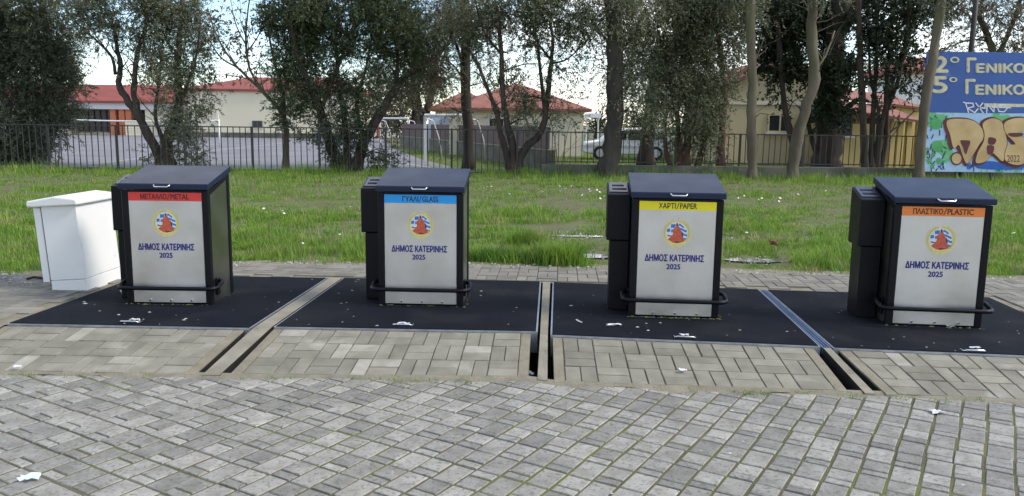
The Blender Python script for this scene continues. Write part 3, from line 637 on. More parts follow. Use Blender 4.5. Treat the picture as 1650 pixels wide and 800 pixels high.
# ------------------------------------------------------------------ foliage
def leaf_cloud(P0, D, l, w, rs):
    l, w = l * 1.12, w * 1.35
    """rhombic folded leaves at P0 along D"""
    n = len(P0); D = D / (np.linalg.norm(D, axis=1, keepdims=True) + 1e-9)
    R = rs.normal(size=(n, 3)); S = np.cross(D, R); S /= np.linalg.norm(S, axis=1, keepdims=True) + 1e-9; U = np.cross(S, D)
    l = l * rs.uniform(.65, 1.25, (n, 1)); w = w * rs.uniform(.75, 1.2, (n, 1))
    mid = P0 + D * l * .5 - U * w * .25
    V = np.stack([P0, mid + S * w * .5, P0 + D * l, mid - S * w * .5], 1).reshape(-1, 3)
    return V
def make_tree(name, label, Y, limbs, clumps, leaf, bark, ll=.085, lw=.022, k=16, spray=.32, droop=.15, group=None, twig=True, seed=0, leafy=1.0, cat='tree', sub_br=1):
    rs = np.random.default_rng(seed + 100); random.seed(seed)
    base = at(*limbs[0][0][0], Y); t = thing(name, label, cat, (base[0], Y, 0.), 0, group); off = np.array([base[0], Y, 0.])
    tm = MB(); nodes = []
    for pts, ra, rb in limbs:
        P = []
        dd = random.uniform(-.9, .9); d0 = 0.; start = None
        if nodes and pts[0][1] <= 240:                   # a limb that forks off: begin on the limb it leaves
            start = min(nodes, key=lambda q: (proj(q[0])[0] - pts[0][0]) ** 2 + (proj(q[0])[1] - pts[0][1]) ** 2)[0]; d0 = start[1] - Y
        for i, p in enumerate(pts):
            f = i / max(1, len(pts) - 1); P.append(at(p[0], p[1], Y + (p[2] if len(p) > 2 else d0 + dd * f * f)))
        if start is not None: P[0] = start
        # subdivide with wobble
        Q = []
        for i in range(len(P) - 1):
            p0, p1, p2, p3 = P[max(i - 1, 0)], P[i], P[i + 1], P[min(i + 2, len(P) - 1)]
            for s in (0, .25, .5, .75): Q.append(.5 * (2 * p1 + (p2 - p0) * s + (2 * p0 - 5 * p1 + 4 * p2 - p3) * s * s + (3 * p1 - p0 - 3 * p2 + p3) * s ** 3) + rs.normal(0, ra * .07, 3))
        Q.append(P[-1]); n = len(Q)
        rad = [max(.006, ra + (rb - ra) * (i / (n - 1)) ** .8) * (1 + .04 * rs.normal()) for i in range(n)]
        if pts[0][1] > 240: Q[0] = Q[0] * [1, 1, 0] + [0, 0, -.12]; rad[0] = ra * 1.35; rad[1] = ra * 1.12
        tm.tube([q - off for q in Q], rad, 9 if ra > .06 else 6, jit=.10 if ra > .06 else 0)
        nodes += list(zip(Q, rad))
        if sub_br:                                       # side branches along the upper limb
            for _ in range(int(sub_br * (2 + n * .35))):
                i = int(rs.uniform(.35, 1.0) * (n - 1)); L = rs.uniform(.35, 1.1) * Y / 25; q = Q[i]; ax = Q[min(i + 1, n - 1)] - Q[max(i - 1, 0)]; ax = ax / (np.linalg.norm(ax) + 1e-9)
                d = ax * .6 + rs.normal(0, .6, 3); d[2] += .25; d /= np.linalg.norm(d); r_ = min(rad[i] * .5, .022 * Y / 25)
                e = q + d * L; md_ = (q + e) / 2 + rs.normal(0, .07, 3); tm.tube([z_ - off for z_ in (q, md_, e, e + d * L * .4 + rs.normal(0, .1, 3))], [r_, r_ * .7, r_ * .4, .004], 5, cap=False)
                nodes.append((e, r_ * .5))
    NP = np.array([q for q, r in nodes])
    allP, allD = [], []
    for (u, v, ru, rv, dens) in clumps:
        dY = rs.uniform(-.5, .5); cpt = at(u, v, Y + dY); sx, sz = ru / FPX * Y, rv / FPX * Y; sy = (sx + sz) * .5
        nsub = max(3, int(7 * (sx * sz) ** .5 * 1.6))
        sub = rs.normal(size=(nsub, 3)); sub = sub / np.linalg.norm(sub, axis=1, keepdims=True) * rs.uniform(.25, .95, (nsub, 1)) ** .6 * [sx, sy, sz] + cpt
        j = np.argmin(((NP - cpt) ** 2).sum(1) + 1.2 * np.maximum(0, NP[:, 2] - cpt[2])); src, sr = nodes[j]
        mid = (src + cpt) / 2 + rs.normal(0, .08, 3) + [0, 0, .08]
        r1 = min(sr * .6, .035)
        tm.tube([q - off for q in (src, mid, cpt)], [r1, r1 * .7, r1 * .45], 5)
        for s in sub:
            a = mid if rs.random() < .4 else cpt
            tm.tube([q - off for q in (a, (a + s) / 2 + rs.normal(0, .06, 3), s)], [r1 * .45, r1 * .3, .005], 4, cap=False)
        ns = int(dens * leafy * sx * sz * math.pi * 60 * (4.0 if Y < 40 else 1.8))
        w_ = rs.integers(0, nsub, ns); sg_ = .13 + .10 * (sx * sz) ** .5
        st = sub[w_] + rs.normal(size=(ns, 3)) * sg_ * rs.uniform(.5, 1.4, (nsub, 1))[w_]
        dr = (st - sub[w_]) * 1.2 + rs.normal(size=(ns, 3)) * .12 + (st - cpt) * .25; dr /= np.linalg.norm(dr, axis=1, keepdims=True) + 1e-9; dr[:, 2] -= droop; dr /= np.linalg.norm(dr, axis=1, keepdims=True)
        tt = rs.uniform(0, 1, (ns, k, 1)); L = spray * rs.uniform(.6, 1.3, (ns, 1, 1))
        p = st[:, None, :] + dr[:, None, :] * tt * L; p[:, :, 2:] -= droop * tt ** 2 * L * .6
        p += rs.normal(0, .012, p.shape); d = dr[:, None, :] * .8 + rs.normal(0, .55, p.shape)
        allP.append(p.reshape(-1, 3)); allD.append(d.reshape(-1, 3))
        if twig and ns:
            for i in rs.choice(ns, max(1, ns // 14), replace=False): tm.tube([st[i] - off, st[i] + dr[i] * L[i, 0] * .9 - off], [.006, .003], 3, cap=False)
    tm.build('trunk', M[bark], t)
    if allP:
        P = np.concatenate(allP) - off; D = np.concatenate(allD); V = leaf_cloud(P, D, ll, lw, rs)
        F = np.arange(len(V)).reshape(-1, 4); link('crown', raw_mesh('crown', V, F, M[leaf]), t); make_tree.n += len(F)
    return t
make_tree.n = 0
G = 'trees along the school fence'
make_tree('evergreen_tree', 'dense dark evergreen tree at the far left behind the fence', 26.5, [([(38, 275), (38, 220), (40, 150), (42, 60), (45, -30)], .22, .08)],
    [(20, 10, 75, 50, 1), (70, 30, 40, 45, .9), (95, 75, 28, 32, 1), (40, 80, 65, 50, 1.1), (84, 125, 38, 36, 1.2), (20, 140, 60, 50, 1.1), (80, 175, 38, 36, 1.2), (30, 200, 55, 45, 1.1), (70, 215, 26, 26, 1), (35, 245, 38, 34, 1.1), (-20, 220, 30, 50, 1), (-30, 60, 40, 60, 1)], 'leaf_cedar', 'bark', ll=.075, lw=.020, k=20, spray=.34, seed=1, group=G, droop=.05, leafy=1.25)
make_tree('olive_tree', 'multi-trunked olive tree with forked leaning trunks behind the metal bin', 25.2, [([(266, 272), (240, 220), (214, 174), (193, 141), (195, 105), (187, 70), (180, 30)], .17, .04), ([(188, 120), (180, 92), (159, 69), (127, 40), (105, 14)], .055, .015),
    ([(232, 205), (217, 165), (217, 125), (221, 85), (232, 54), (240, 10)], .12, .04), ([(274, 272), (270, 225), (288, 178), (286, 110), (290, 54), (295, 0)], .20, .06), ([(288, 178), (305, 130), (318, 80), (322, 40)], .07, .02), ([(268, 262), (262, 225), (250, 190), (255, 140), (262, 80)], .09, .03)],
    [(135, 20, 32, 26, .8), (165, 30, 40, 32, 1), (190, 60, 36, 24, .8), (215, 20, 45, 34, 1), (245, 55, 36, 34, 1), (285, 20, 45, 36, 1.1), (318, 50, 24, 40, .9), (285, 85, 44, 36, 1.1), (270, 120, 28, 26, .8), (302, 125, 28, 34, .9), (296, 165, 32, 30, 1.1), (308, 205, 24, 28, .9), (300, 245, 28, 24, .9), (275, 200, 20, 24, .6), (248, 248, 18, 18, .6), (225, 135, 10, 20, .35), (120, -10, 40, 30, 1), (250, -10, 80, 30, 1)], 'leaf_olive', 'bark', ll=.07, lw=.019, seed=2, group=G)
make_tree('bare_tree', 'nearly bare tree with few brown leaves and pale trunk behind the fence', 25.7, [([(461, 274), (461, 225), (458, 190), (440, 165), (410, 135), (375, 100), (350, 60), (335, 15)], .11, .012), ([(458, 190), (456, 150), (442, 100), (430, 40), (424, -20)], .07, .015), ([(425, 148), (402, 110), (396, 60), (402, 0), (405, -20)], .05, .012),
    ([(385, 110), (358, 95), (340, 70), (328, 40)], .035, .008), ([(400, 128), (370, 122), (345, 120)], .025, .006), ([(396, 70), (380, 40), (372, 0)], .03, .008), ([(442, 100), (462, 60), (470, 10)], .035, .01), ([(402, 90), (420, 50), (422, 10)], .025, .008)],
    [(355, 50, 30, 40, .09), (385, 40, 30, 40, .08), (345, 105, 22, 24, .09), (420, 30, 30, 40, .09), (390, 100, 30, 30, .08), (425, 80, 20, 30, .08)], 'leaf_brown', 'bark_pale', ll=.09, lw=.045, k=8, seed=3, group=G)
make_tree('olive_tree', 'big dark olive tree with V-shaped trunks left of the glass bin', 25.2, [([(548, 275), (530, 225), (515, 180), (500, 140), (480, 90), (468, 30)], .21, .05), ([(572, 275), (588, 228), (622, 168), (652, 125), (690, 105), (725, 70)], .21, .04), ([(560, 272), (556, 200), (545, 120), (540, 40)], .13, .03), ([(640, 142), (640, 90), (630, 40)], .08, .02), ([(515, 180), (535, 130), (560, 70), (575, 20)], .09, .02), ([(588, 228), (575, 170), (590, 110), (600, 50)], .08, .02)],
    [(455, 30, 26, 40, .8), (490, 20, 55, 40, 1.2), (555, 15, 55, 40, 1.2), (615, 25, 50, 42, 1.2), (475, 85, 38, 38, 1.2), (520, 80, 46, 40, 1.2), (580, 80, 44, 38, .8), (632, 75, 40, 40, 1.1), (665, 40, 30, 40, .9), (480, 135, 42, 30, 1.1), (530, 140, 36, 30, .9), (585, 140, 34, 30, .6), (640, 115, 34, 26, .9), (470, 180, 30, 24, .8), (515, 190, 28, 22, .7), (560, 185, 30, 26, .6), (570, 230, 30, 30, 1.0), (545, 235, 22, 26, .7), (600, 255, 26, 18, .7), (625, 250, 16, 24, .3), (540, -15, 120, 30, 1.2)], 'leaf_dark', 'bark', ll=.075, lw=.022, seed=4, group=G, leafy=1.1)
make_tree('gum_tree', 'tall straight grey-trunked tree behind the glass bin', 26.8, [([(755, 271), (753, 200), (751, 120), (750, 40), (748, -30)], .19, .15), ([(751, 110), (730, 60), (700, 20)], .07, .02), ([(751, 70), (775, 30), (790, -20)], .07, .02), ([(752, 140), (735, 110), (715, 95)], .04, .01)],
    [(690, 30, 45, 44, .9), (730, 55, 40, 34, .8), (700, 85, 38, 34, .7), (745, 15, 45, 34, .9), (675, 125, 34, 34, .55), (715, 130, 24, 34, .35), (730, 175, 16, 30, .3), (780, 110, 16, 40, .25)], 'leaf_gum', 'bark_grey', ll=.085, lw=.018, droop=.5, spray=.42, seed=5, group=G)
make_tree('gum_tree', 'brownish gum tree with twin trunks standing far behind the far goal', 62, [([(668, 222), (672, 180), (668, 130), (672, 80)], .55, .3), ([(669, 206), (682, 192), (694, 160), (700, 120), (708, 80)], .35, .2)],
    [(625, 170, 34, 40, .25), (650, 130, 36, 40, .25), (690, 110, 34, 36, .2), (640, 200, 30, 22, .25), (715, 140, 24, 34, .12), (600, 150, 30, 50, .22)], 'leaf_gum', 'bark_grey', ll=.20, lw=.06, k=14, droop=.4, spray=.8, seed=6, sub_br=0)
make_tree('spreading_tree', 'spreading multi-stemmed tree with open crown right of the glass bin', 24.5, [([(824, 281), (814, 240), (806, 215), (800, 180), (788, 150), (768, 100), (742, 65)], .13, .03), ([(827, 279), (826, 235), (815, 190), (809, 131), (807, 75), (800, 10)], .13, .05), ([(830, 280), (846, 240), (870, 215), (881, 169), (886, 120), (890, 75), (884, 20)], .15, .04),
    ([(878, 180), (872, 130), (866, 70), (850, 20)], .08, .02), ([(810, 120), (840, 105), (870, 102)], .03, .01), ([(886, 105), (915, 95), (950, 60), (965, 30)], .04, .01), ([(888, 100), (860, 60), (845, 20)], .05, .015), ([(806, 90), (780, 50), (765, 0)], .05, .015), ([(809, 150), (835, 132), (862, 128)], .02, .006)],
    [(735, 45, 40, 36, .7), (775, 35, 40, 36, .7), (815, 20, 40, 34, .8), (855, 35, 36, 34, .7), (895, 30, 36, 36, .8), (930, 50, 32, 34, .6), (780, 85, 34, 28, .45), (870, 85, 24, 34, .5), (905, 90, 36, 34, .22), (920, 130, 30, 26, .12), (872, 185, 20, 26, .55), (846, 192, 18, 18, .45), (848, 155, 26, 22, .7), (905, 165, 24, 18, .3), (815, 165, 16, 20, .3), (830, 130, 24, 20, .5), (815, -12, 130, 28, 1)], 'leaf_olive', 'bark', ll=.07, lw=.022, seed=7, group=G)
make_tree('gum_tree', 'thick dark straight trunk with hanging leaves left of the paper bin', 23.8, [([(975, 288), (985, 240), (990, 180), (990, 100), (988, 20), (988, -40)], .29, .22), ([(990, 110), (1010, 70), (1035, 30)], .07, .02), ([(989, 80), (965, 50), (945, 20)], .06, .02), ([(991, 160), (1012, 140), (1030, 120)], .035, .01)],
    [(950, 15, 36, 26, .8), (965, 55, 26, 30, .5), (1010, 30, 36, 34, .9), (1035, 75, 36, 38, .9), (1025, 130, 32, 34, .8), (1020, 180, 26, 30, .55), (965, 110, 16, 30, .3), (1045, 165, 26, 30, .6), (990, -10, 60, 24, 1)], 'leaf_olive', 'bark_grey', ll=.085, lw=.020, droop=.6, spray=.42, seed=8, group=G)
make_tree('gum_tree', 'dark leaning trunk behind the fence left of the paper bin', 29.5, [([(1040, 264), (1044, 210), (1052, 150), (1058, 90)], .30, .2)], [(1050, 120, 40, 40, .5), (1080, 140, 34, 36, .5)], 'leaf_dark', 'bark', ll=.09, lw=.022, droop=.4, seed=9, group=G)
make_tree('weeping_tree', 'bushy weeping tree with reddish stems directly behind the paper bin', 24.9, [([(1084, 278), (1073, 245), (1072, 195), (1082, 150), (1090, 90)], .09, .03), ([(1104, 279), (1106, 235), (1110, 190), (1115, 120), (1110, 50)], .16, .05), ([(1098, 279), (1094, 240), (1092, 200), (1078, 120), (1060, 50)], .12, .04), ([(1122, 277), (1136, 225), (1152, 190), (1168, 155), (1192, 120), (1216, 104)], .11, .05), ([(1160, 278), (1163, 220), (1166, 150), (1160, 80), (1150, 20)], .15, .05), ([(1130, 240), (1140, 170), (1140, 100), (1135, 30)], .08, .03)],
    [(1060, 20, 46, 38, 1.2), (1115, 15, 46, 38, 1.2), (1170, 20, 46, 38, 1.2), (1075, 80, 42, 36, 1.2), (1125, 75, 42, 36, 1.2), (1168, 72, 32, 32, 1.1), (1065, 130, 32, 30, 1), (1110, 130, 40, 32, 1.2), (1140, 130, 28, 32, 1.1), (1085, 170, 32, 28, .9), (1125, 180, 34, 28, 1), (1145, 185, 14, 24, .5), (1100, 215, 26, 18, .6), (1128, 225, 20, 26, .5), (1150, 250, 20, 20, .3), (1110, -15, 120, 26, 1.2)], 'leaf_olive', 'bark_red', ll=.085, lw=.022, droop=.6, spray=.42, seed=10, group=G, leafy=1.1)
make_tree('slender_tree', 'slim pale upright trunk just right of the paper bin', 23.2, [([(1213, 292), (1212, 240), (1211, 180), (1213, 120), (1209, 60), (1210, -30)], .145, .125), ([(1211, 110), (1222, 85), (1232, 60)], .03, .01)], [(1215, -22, 40, 16, .6)], 'leaf_olive', 'bark_pale', seed=11, group=G)
make_tree('slender_tree', 'pale bent trunk leaning right, between the paper and plastic bins', 23.3, [([(1277, 293), (1281, 240), (1297, 180), (1312, 128), (1308, 70), (1309, 10), (1306, -30)], .175, .13), ([(1311, 120), (1330, 90), (1345, 50)], .05, .02)], [(1320, -22, 40, 16, .6)], 'leaf_olive', 'bark_pale', seed=12, group=G)
make_tree('ivy_tree', 'massive dark ivy-covered tree behind the bent pale trunk', 27.5, [([(1332, 272), (1334, 200), (1336, 110), (1350, 40), (1360, -30)], .45, .3), ([(1290, 272), (1275, 220), (1262, 150), (1255, 60), (1250, -20)], .14, .06), ([(1345, 70), (1372, 30), (1395, 5), (1420, -20)], .16, .06), ([(1322, 272), (1306, 215), (1296, 170)], .11, .06)],
    [(1245, 20, 34, 44, 1.2), (1275, 45, 34, 44, 1.2), (1245, 95, 34, 40, 1.1), (1275, 125, 24, 34, 1), (1335, 40, 26, 40, 1.3), (1345, 100, 24, 40, 1.3), (1335, 160, 26, 36, 1.2), (1345, 195, 18, 22, 1), (1370, 15, 26, 24, .9), (1300, 0, 50, 26, 1)], 'leaf_deep', 'bark', ll=.085, lw=.045, k=14, seed=13, group=G)
make_tree('clump_tree', 'cluster of thin dark leaning stems left of the sign', 25.6, [([(1394, 286), (1391, 200), (1387, 120), (1384, 40), (1383, -30)], .12, .08), ([(1404, 284), (1406, 200), (1412, 100), (1414, 0)], .10, .05), ([(1412, 284), (1420, 205), (1440, 125), (1468, 50), (1485, 0)], .11, .05), ([(1418, 284), (1428, 220), (1428, 140), (1436, 60), (1440, -10)], .09, .05), ([(1410, 270), (1415, 180), (1402, 120), (1400, 40)], .07, .03), ([(1415, 225), (1445, 205), (1478, 175)], .04, .02), ([(1432, 180), (1452, 110), (1462, 40), (1470, -10)], .07, .04)],
    [(1395, 30, 26, 34, .7), (1430, 20, 30, 34, .9), (1465, 30, 30, 34, .8), (1405, 80, 26, 28, .6), (1440, 75, 26, 28, .7), (1470, 95, 22, 26, .7), (1378, 105, 14, 20, .4), (1425, 130, 22, 24, .4), (1462, 140, 18, 16, .4), (1500, 25, 26, 30, .6), (1390, 170, 10, 26, .2)], 'leaf_deep', 'bark', ll=.085, lw=.042, k=12, seed=14, group=G)
make_tree('slender_tree', 'pale mossy trunk leaning right in front of the sign edge', 22.9, [([(1480, 288), (1484, 235), (1493, 152), (1505, 84), (1518, 0), (1524, -40)], .135, .125)], [(1530, -25, 40, 16, .6)], 'leaf_olive', 'bark_pale', seed=15, group=G)
make_tree('forked_tree', 'pale forked limbs with sparse leaves rising behind the sign', 27.5, [([(1612, 284), (1608, 180), (1604, 100), (1590, 55), (1572, 10), (1560, -30)], .17, .07), ([(1604, 100), (1622, 60), (1640, 15), (1650, -30)], .10, .05), ([(1660, 284), (1662, 150), (1668, 60), (1680, -10)], .15, .1)],
    [(1540, 30, 30, 34, .5), (1580, 60, 26, 26, .4), (1600, 25, 30, 30, .5), (1640, 50, 30, 34, .6), (1530, 75, 18, 20, .35), (1630, 80, 26, 16, .5), (1590, -10, 80, 24, .8)], 'leaf_gum', 'bark_pale', seed=16, group=G)
make_tree('sapling', 'thin pale sapling with sparse leaves left of the dark straight trunk', 23.6, [([(900, 287), (897, 250), (892, 215), (886, 195)], .022, .008), ([(902, 287), (908, 250), (914, 215), (922, 190)], .02, .006)], [(922, 185, 14, 12, .5), (888, 195, 8, 8, .3), (918, 205, 12, 8, .3)], 'leaf_dark', 'bark_pale', seed=17, k=10)
for i, (u, v, Y, rr, lf, lab) in enumerate([(150, 175, 105, 34, 'leaf_brown', 'hazy bare treetop above the red roof of the school, left of the olive'), (240, 160, 110, 40, 'leaf_gum', 'far brownish tree behind the school beyond the forked olive'), (820, 150, 70, 22, 'leaf_gum', 'far tree behind the red hipped roof of the cream house'), (960, 200, 90, 22, 'leaf_deep', 'far dark tree right of the cream house'), (1030, 205, 90, 26, 'leaf_deep', 'far dark tree behind the white car'), (1420, 130, 60, 40, 'leaf_gum', 'far pale tree above the verandah roof'), (590, 195, 95, 26, 'leaf_deep', 'far dark tree at the end of the school yard')]):
    make_tree('distant_tree', lab, Y, [([(u, 222), (u + 2, v + 10), (u - 2, v - rr * .5)], .3, .08), ([(u, v + 15), (u + rr * .5, v - rr * .3)], .12, .03), ([(u, v + 15), (u - rr * .5, v - rr * .2)], .12, .03)], [(u - rr * .4, v, rr * .6, rr * .6, .10), (u + rr * .4, v - rr * .1, rr * .6, rr * .6, .10), (u, v - rr * .5, rr * .6, rr * .5, .08)], lf, 'bark_grey', ll=.3, lw=.10, k=10, spray=1., seed=40 + i, group='far trees', twig=False)
print('leaves', make_tree.n)

# ------------------------------------------------------------------ buildings
def hip_roof(x0, x1, y0, y1, z, h, ov, ridge_in, mt, parent, th=.18):
    x0 -= ov; x1 += ov; y0 -= ov; y1 += ov; ym = (y0 + y1) / 2
    v = [(x0, y0, z), (x1, y0, z), (x1, y1, z), (x0, y1, z), (x0 + ridge_in, ym, z + h), (x1 - ridge_in, ym, z + h)]
    v += [(a, b, c - th) for a, b, c in v[:4]]
    m = MB(); m.add(v, [[0, 1, 5, 4], [1, 2, 5], [2, 3, 4, 5], [3, 0, 4], [0, 6, 7, 1], [1, 7, 8, 2], [2, 8, 9, 3], [3, 9, 6, 0], [6, 9, 8, 7]]); return m.build('roof', M[mt], parent)
def window(parent, x0, x1, y, z0, z1, fr='white_w'):
    m = MB()
    for a, b in (((x0, z0), (x1, z0 + .07)), ((x0, z1 - .07), (x1, z1)), ((x0, z0 + .07), (x0 + .07, z1 - .07)), ((x1 - .07, z0 + .07), (x1, z1 - .07)), (((x0 + x1) / 2 - .03, z0 + .07), ((x0 + x1) / 2 + .03, z1 - .07))): m.box((a[0], y - .05, a[1]), (b[0], y + .05, b[1]))
    wn = m.build('window', M[fr], parent); m = MB(); m.box((x0 + .02, y - .02, z0 + .02), (x1 - .02, y + .02, z1 - .02)); m.build('pane', M['dark_in'], wn)
    m = MB(); m.box((x0 - .08, y - .14, z0 - .06), (x1 + .08, y + .02, z0 - .005)); m.build('sill', M['white_w'], wn)
def wx(u, Y): return at(u, 205, Y)[0]
def wz(u, v, Y): return at(u, v, Y)[2]
# school, portico wing
Y = 76.; x0, x1 = wx(-60, Y), wx(303, Y); ze = wz(150, 166, Y); z2 = wz(150, 176, Y)
b = thing('school_building', 'long low school wing with red roof, white fascia and dark open portico', 'building', ((x0 + x1) / 2, Y, 0)); ox = (x0 + x1) / 2
def P(m, name, mt, par=b, o=None):
    o = o if o is not None else np.array([ox, Y, 0]); m.v = [tuple(np.array(v) - o) for v in m.v]; return m.build(name, M[mt], par)
xa, xb = wx(110, Y), wx(235, Y)
m = MB(); m.box((x0, Y, 0), (xa, Y + 8, z2)); m.box((xb, Y, 0), (x1, Y + 8, z2)); m.box((xa, Y + 1.7, 0), (xb, Y + 8, z2)); P(m, 'wall', 'cream')
m = MB(); m.box((xa + .05, Y + 1.5, .3), (xb - .05, Y + 1.68, z2 - .05)); P(m, 'glazing', 'dark_in')
m = MB(); m.box((x0, Y - .25, z2), (x1, Y + 8, ze)); P(m, 'fascia', 'white_w')
for u in (182, 196, 207):
    m = MB(); xc = wx(u, Y); m.box((xc - .26, Y + .1, 0), (xc + .26, Y + .7, z2)); P(m, 'column', 'orange_w')
for u in np.linspace(120, 170, 6):
    m = MB(); xc = wx(u, Y); m.box((xc - .05, Y + 1.4, .3), (xc + .05, Y + 1.49, z2 - .1)); P(m, 'mullion', 'maroon')
m = MB(); m.box((wx(205, Y), Y - .4, 0), (wx(232, Y), Y - .1, 1.3)); P(m, 'parapet', 'cream')
r = hip_roof(x0 - ox, x1 - ox, -.2, 8, ze + .18, wz(150, 137, Y) - ze, .5, 3.0, 'red_roof', b)
for u in (75, 95):
    window(b, wx(u, Y) - ox - .6, wx(u, Y) - ox + .6, -.01, 1.0, 2.4)
# school hall
Y = 71.5; x0, x1 = wx(304, Y), wx(575, Y); ze = wz(400, 147, Y); ox = (x0 + x1) / 2
b = thing('school_hall', 'large cream windowless school hall with red roof behind the bare tree', 'building', (ox, Y, 0))
m = MB(); m.box((x0, Y, 0), (x1, Y + 12, ze)); P(m, 'wall', 'cream', b)
m = MB(); m.box((x0 - .03, Y - .04, 0), (x1 + .03, Y - .005, .45)); P(m, 'plinth', 'plinth', b)
hip_roof(x0 - ox, x1 - ox, 0, 12, ze + .15, 1.35, .35, 4, 'red_roof', b)
window(b, wx(415, Y) - ox - .45, wx(415, Y) - ox + .45, -.01, .9, 1.5, 'plinth')
m = MB(); m.tube([(wx(353, Y) - ox, -.12, 0), (wx(353, Y) - ox, -.12, 2.6)], .05, 6); m.build('downpipe', M['white_metal'], b)
# far end building beyond the goal
Y = 80.; x0, x1 = wx(590, Y), wx(640, Y); ox = (x0 + x1) / 2
b = thing('small_building', 'small pale building with reddish door at the end of the yard', 'building', (ox, Y, 0))
m = MB(); m.box((x0, Y, 0), (x1, Y + 4, 2.0)); P(m, 'wall', 'white_w', b); m = MB(); m.box((x0 - .2, Y - .2, 2.0), (x1 + .2, Y + 4.2, 2.2)); P(m, 'roof', 'plinth', b)
m = MB(); m.box((wx(607, Y), Y - .05, 0), (wx(612, Y), Y - .005, 1.8)); P(m, 'door', 'tail', b)
# far house with dull tiles
Y = 62.; x0, x1 = wx(702, Y), wx(790, Y); ox = (x0 + x1) / 2; ze = wz(730, 179, Y)
b = thing('tiled_house', 'far yellow house with dull red tiled hip roof behind the tagged white wall', 'house', (ox, Y, 0))
m = MB(); m.box((x0, Y, 0), (x1, Y + 6, ze)); P(m, 'wall', 'yellow_w', b); hip_roof(x0 - ox, x1 - ox, 0, 6, ze + .15, wz(730, 150, Y) - ze, .5, 2.2, 'tile_roof', b)
window(b, wx(735, Y) - ox - .5, wx(735, Y) - ox + .5, -.01, 1.2, 2.0)
# cream house
Y = 38.5; x0, x1 = wx(724, Y), wx(940, Y); ox = (x0 + x1) / 2; ze = wz(900, 180, Y)
b = thing('cream_house', 'cream house with red hipped roof seen between the two middle bins', 'house', (ox, Y, 0))
m = MB(); m.box((x0, Y, 0), (x1, Y + 6, ze)); P(m, 'wall', 'cream', b); hip_roof(x0 - ox, x1 - ox, 0, 6, ze + .12, wz(830, 141, Y) - ze + .15, .35, 3.3, 'tile_roof', b, .12)
window(b, wx(800, Y) - ox - .4, wx(800, Y) - ox + .4, -.01, .9, 1.8)
# tan gabled house
Y = 33.; x0, x1 = wx(1168, Y), wx(1345, Y); ox = (x0 + x1) / 2; ze = wz(1170, 140, Y); zr = wz(1230, 95, Y)
b = thing('tan_house', 'tan gabled house with string course behind the pale slim trunk', 'house', (ox, Y, 0))
m = MB(); m.prism([(x0, Y, 0), (x1, Y, 0), (x1, Y, ze), ((x0 + x1) / 2, Y, zr), (x0, Y, ze)], (0, 8, 0)); P(m, 'wall', 'tan_w', b)
m = MB(); zs = wz(1200, 166, Y); m.box((x0 - .02, Y - .06, zs - .07), (x1 + .02, Y - .004, zs + .07)); P(m, 'string_course', 'cream', b)
xm = (x0 + x1) / 2
for sgn, xe in ((-1, x0), (1, x1)):
    m = MB(); sl = (zr - ze) / (xm - x0); xo = xe + sgn * .4; zo = ze - .4 * sl
    m.prism([(xo, Y - .35, zo), (xm, Y - .35, zr), (xm, Y - .35, zr + .14), (xo, Y - .35, zo + .14)], (0, 8.7, 0)); P(m, 'roof', 'tile_roof', b)
window(b, wx(1258, Y) - ox - .55, wx(1258, Y) - ox + .45, -.01, wz(1258, 214, Y), wz(1258, 184, Y), 'tan_w')
# verandah house
Y = 31.; x0, x1 = wx(1345, Y), wx(1500, Y); ox = (x0 + x1) / 2
b = thing('verandah_house', 'yellow house with two-tier red roof and columned verandah left of the sign', 'house', (ox, Y, 0))
ze = wz(1360, 166, Y); m = MB(); m.box((x0, Y + 2.2, 0), (x1 + 3, Y + 7, ze)); m.box((x0, Y, 0), (wx(1425, Y), Y + 2.2, wz(1400, 200, Y))); P(m, 'wall', 'yellow_w', b)
def slope(u0, v0, u1, v1, ya, yb, dz, name):
    m = MB(); a = at(u0, v0, Y + ya) ; c = at(u1, v1, Y + ya); d = np.array([0, yb - ya, dz])
    m.prism([a, c, c + d, a + d], (0, 0, .08)); P(m, name, 'tile_roof', b)
slope(1350, 178, 1490, 199, -.4, 2.4, .55, 'lower_roof'); slope(1350, 160, 1490, 177, 2.0, 5, .6, 'upper_roof')
for u in (1425, 1440, 1452, 1466, 1482):
    m = MB(); xc = wx(u, Y); m.box((xc - .09, Y, 0), (xc + .09, Y + .18, wz(u, 196, Y))); P(m, 'column', 'yellow_w', b)
window(b, wx(1362, Y) - ox - .2, wx(1362, Y) - ox + .25, -.01, 1.2, 2.1, 'dark_in')
m = MB(); m.box((wx(1427, Y), Y + 2.12, .2), (wx(1482, Y), Y + 2.19, 1.9)); P(m, 'glazing', 'dark_in', b)
# white house behind
Y = 46.; x0, x1 = wx(1455, Y), wx(1520, Y); ox = (x0 + x1) / 2; ze = wz(1480, 118, Y)
b = thing('white_house', 'white house with bright red eave above the verandah roof', 'house', (ox, Y, 0))
m = MB(); m.box((x0, Y, 0), (x1 + 4, Y + 5, ze)); P(m, 'wall', 'white_w', b); hip_roof(x0 - ox, x1 + 4 - ox, 0, 5, ze + .15, .9, .4, 1.5, 'red_roof', b)
window(b, wx(1488, Y) - ox - .4, wx(1488, Y) - ox + .4, -.01, 2.9, 3.9)

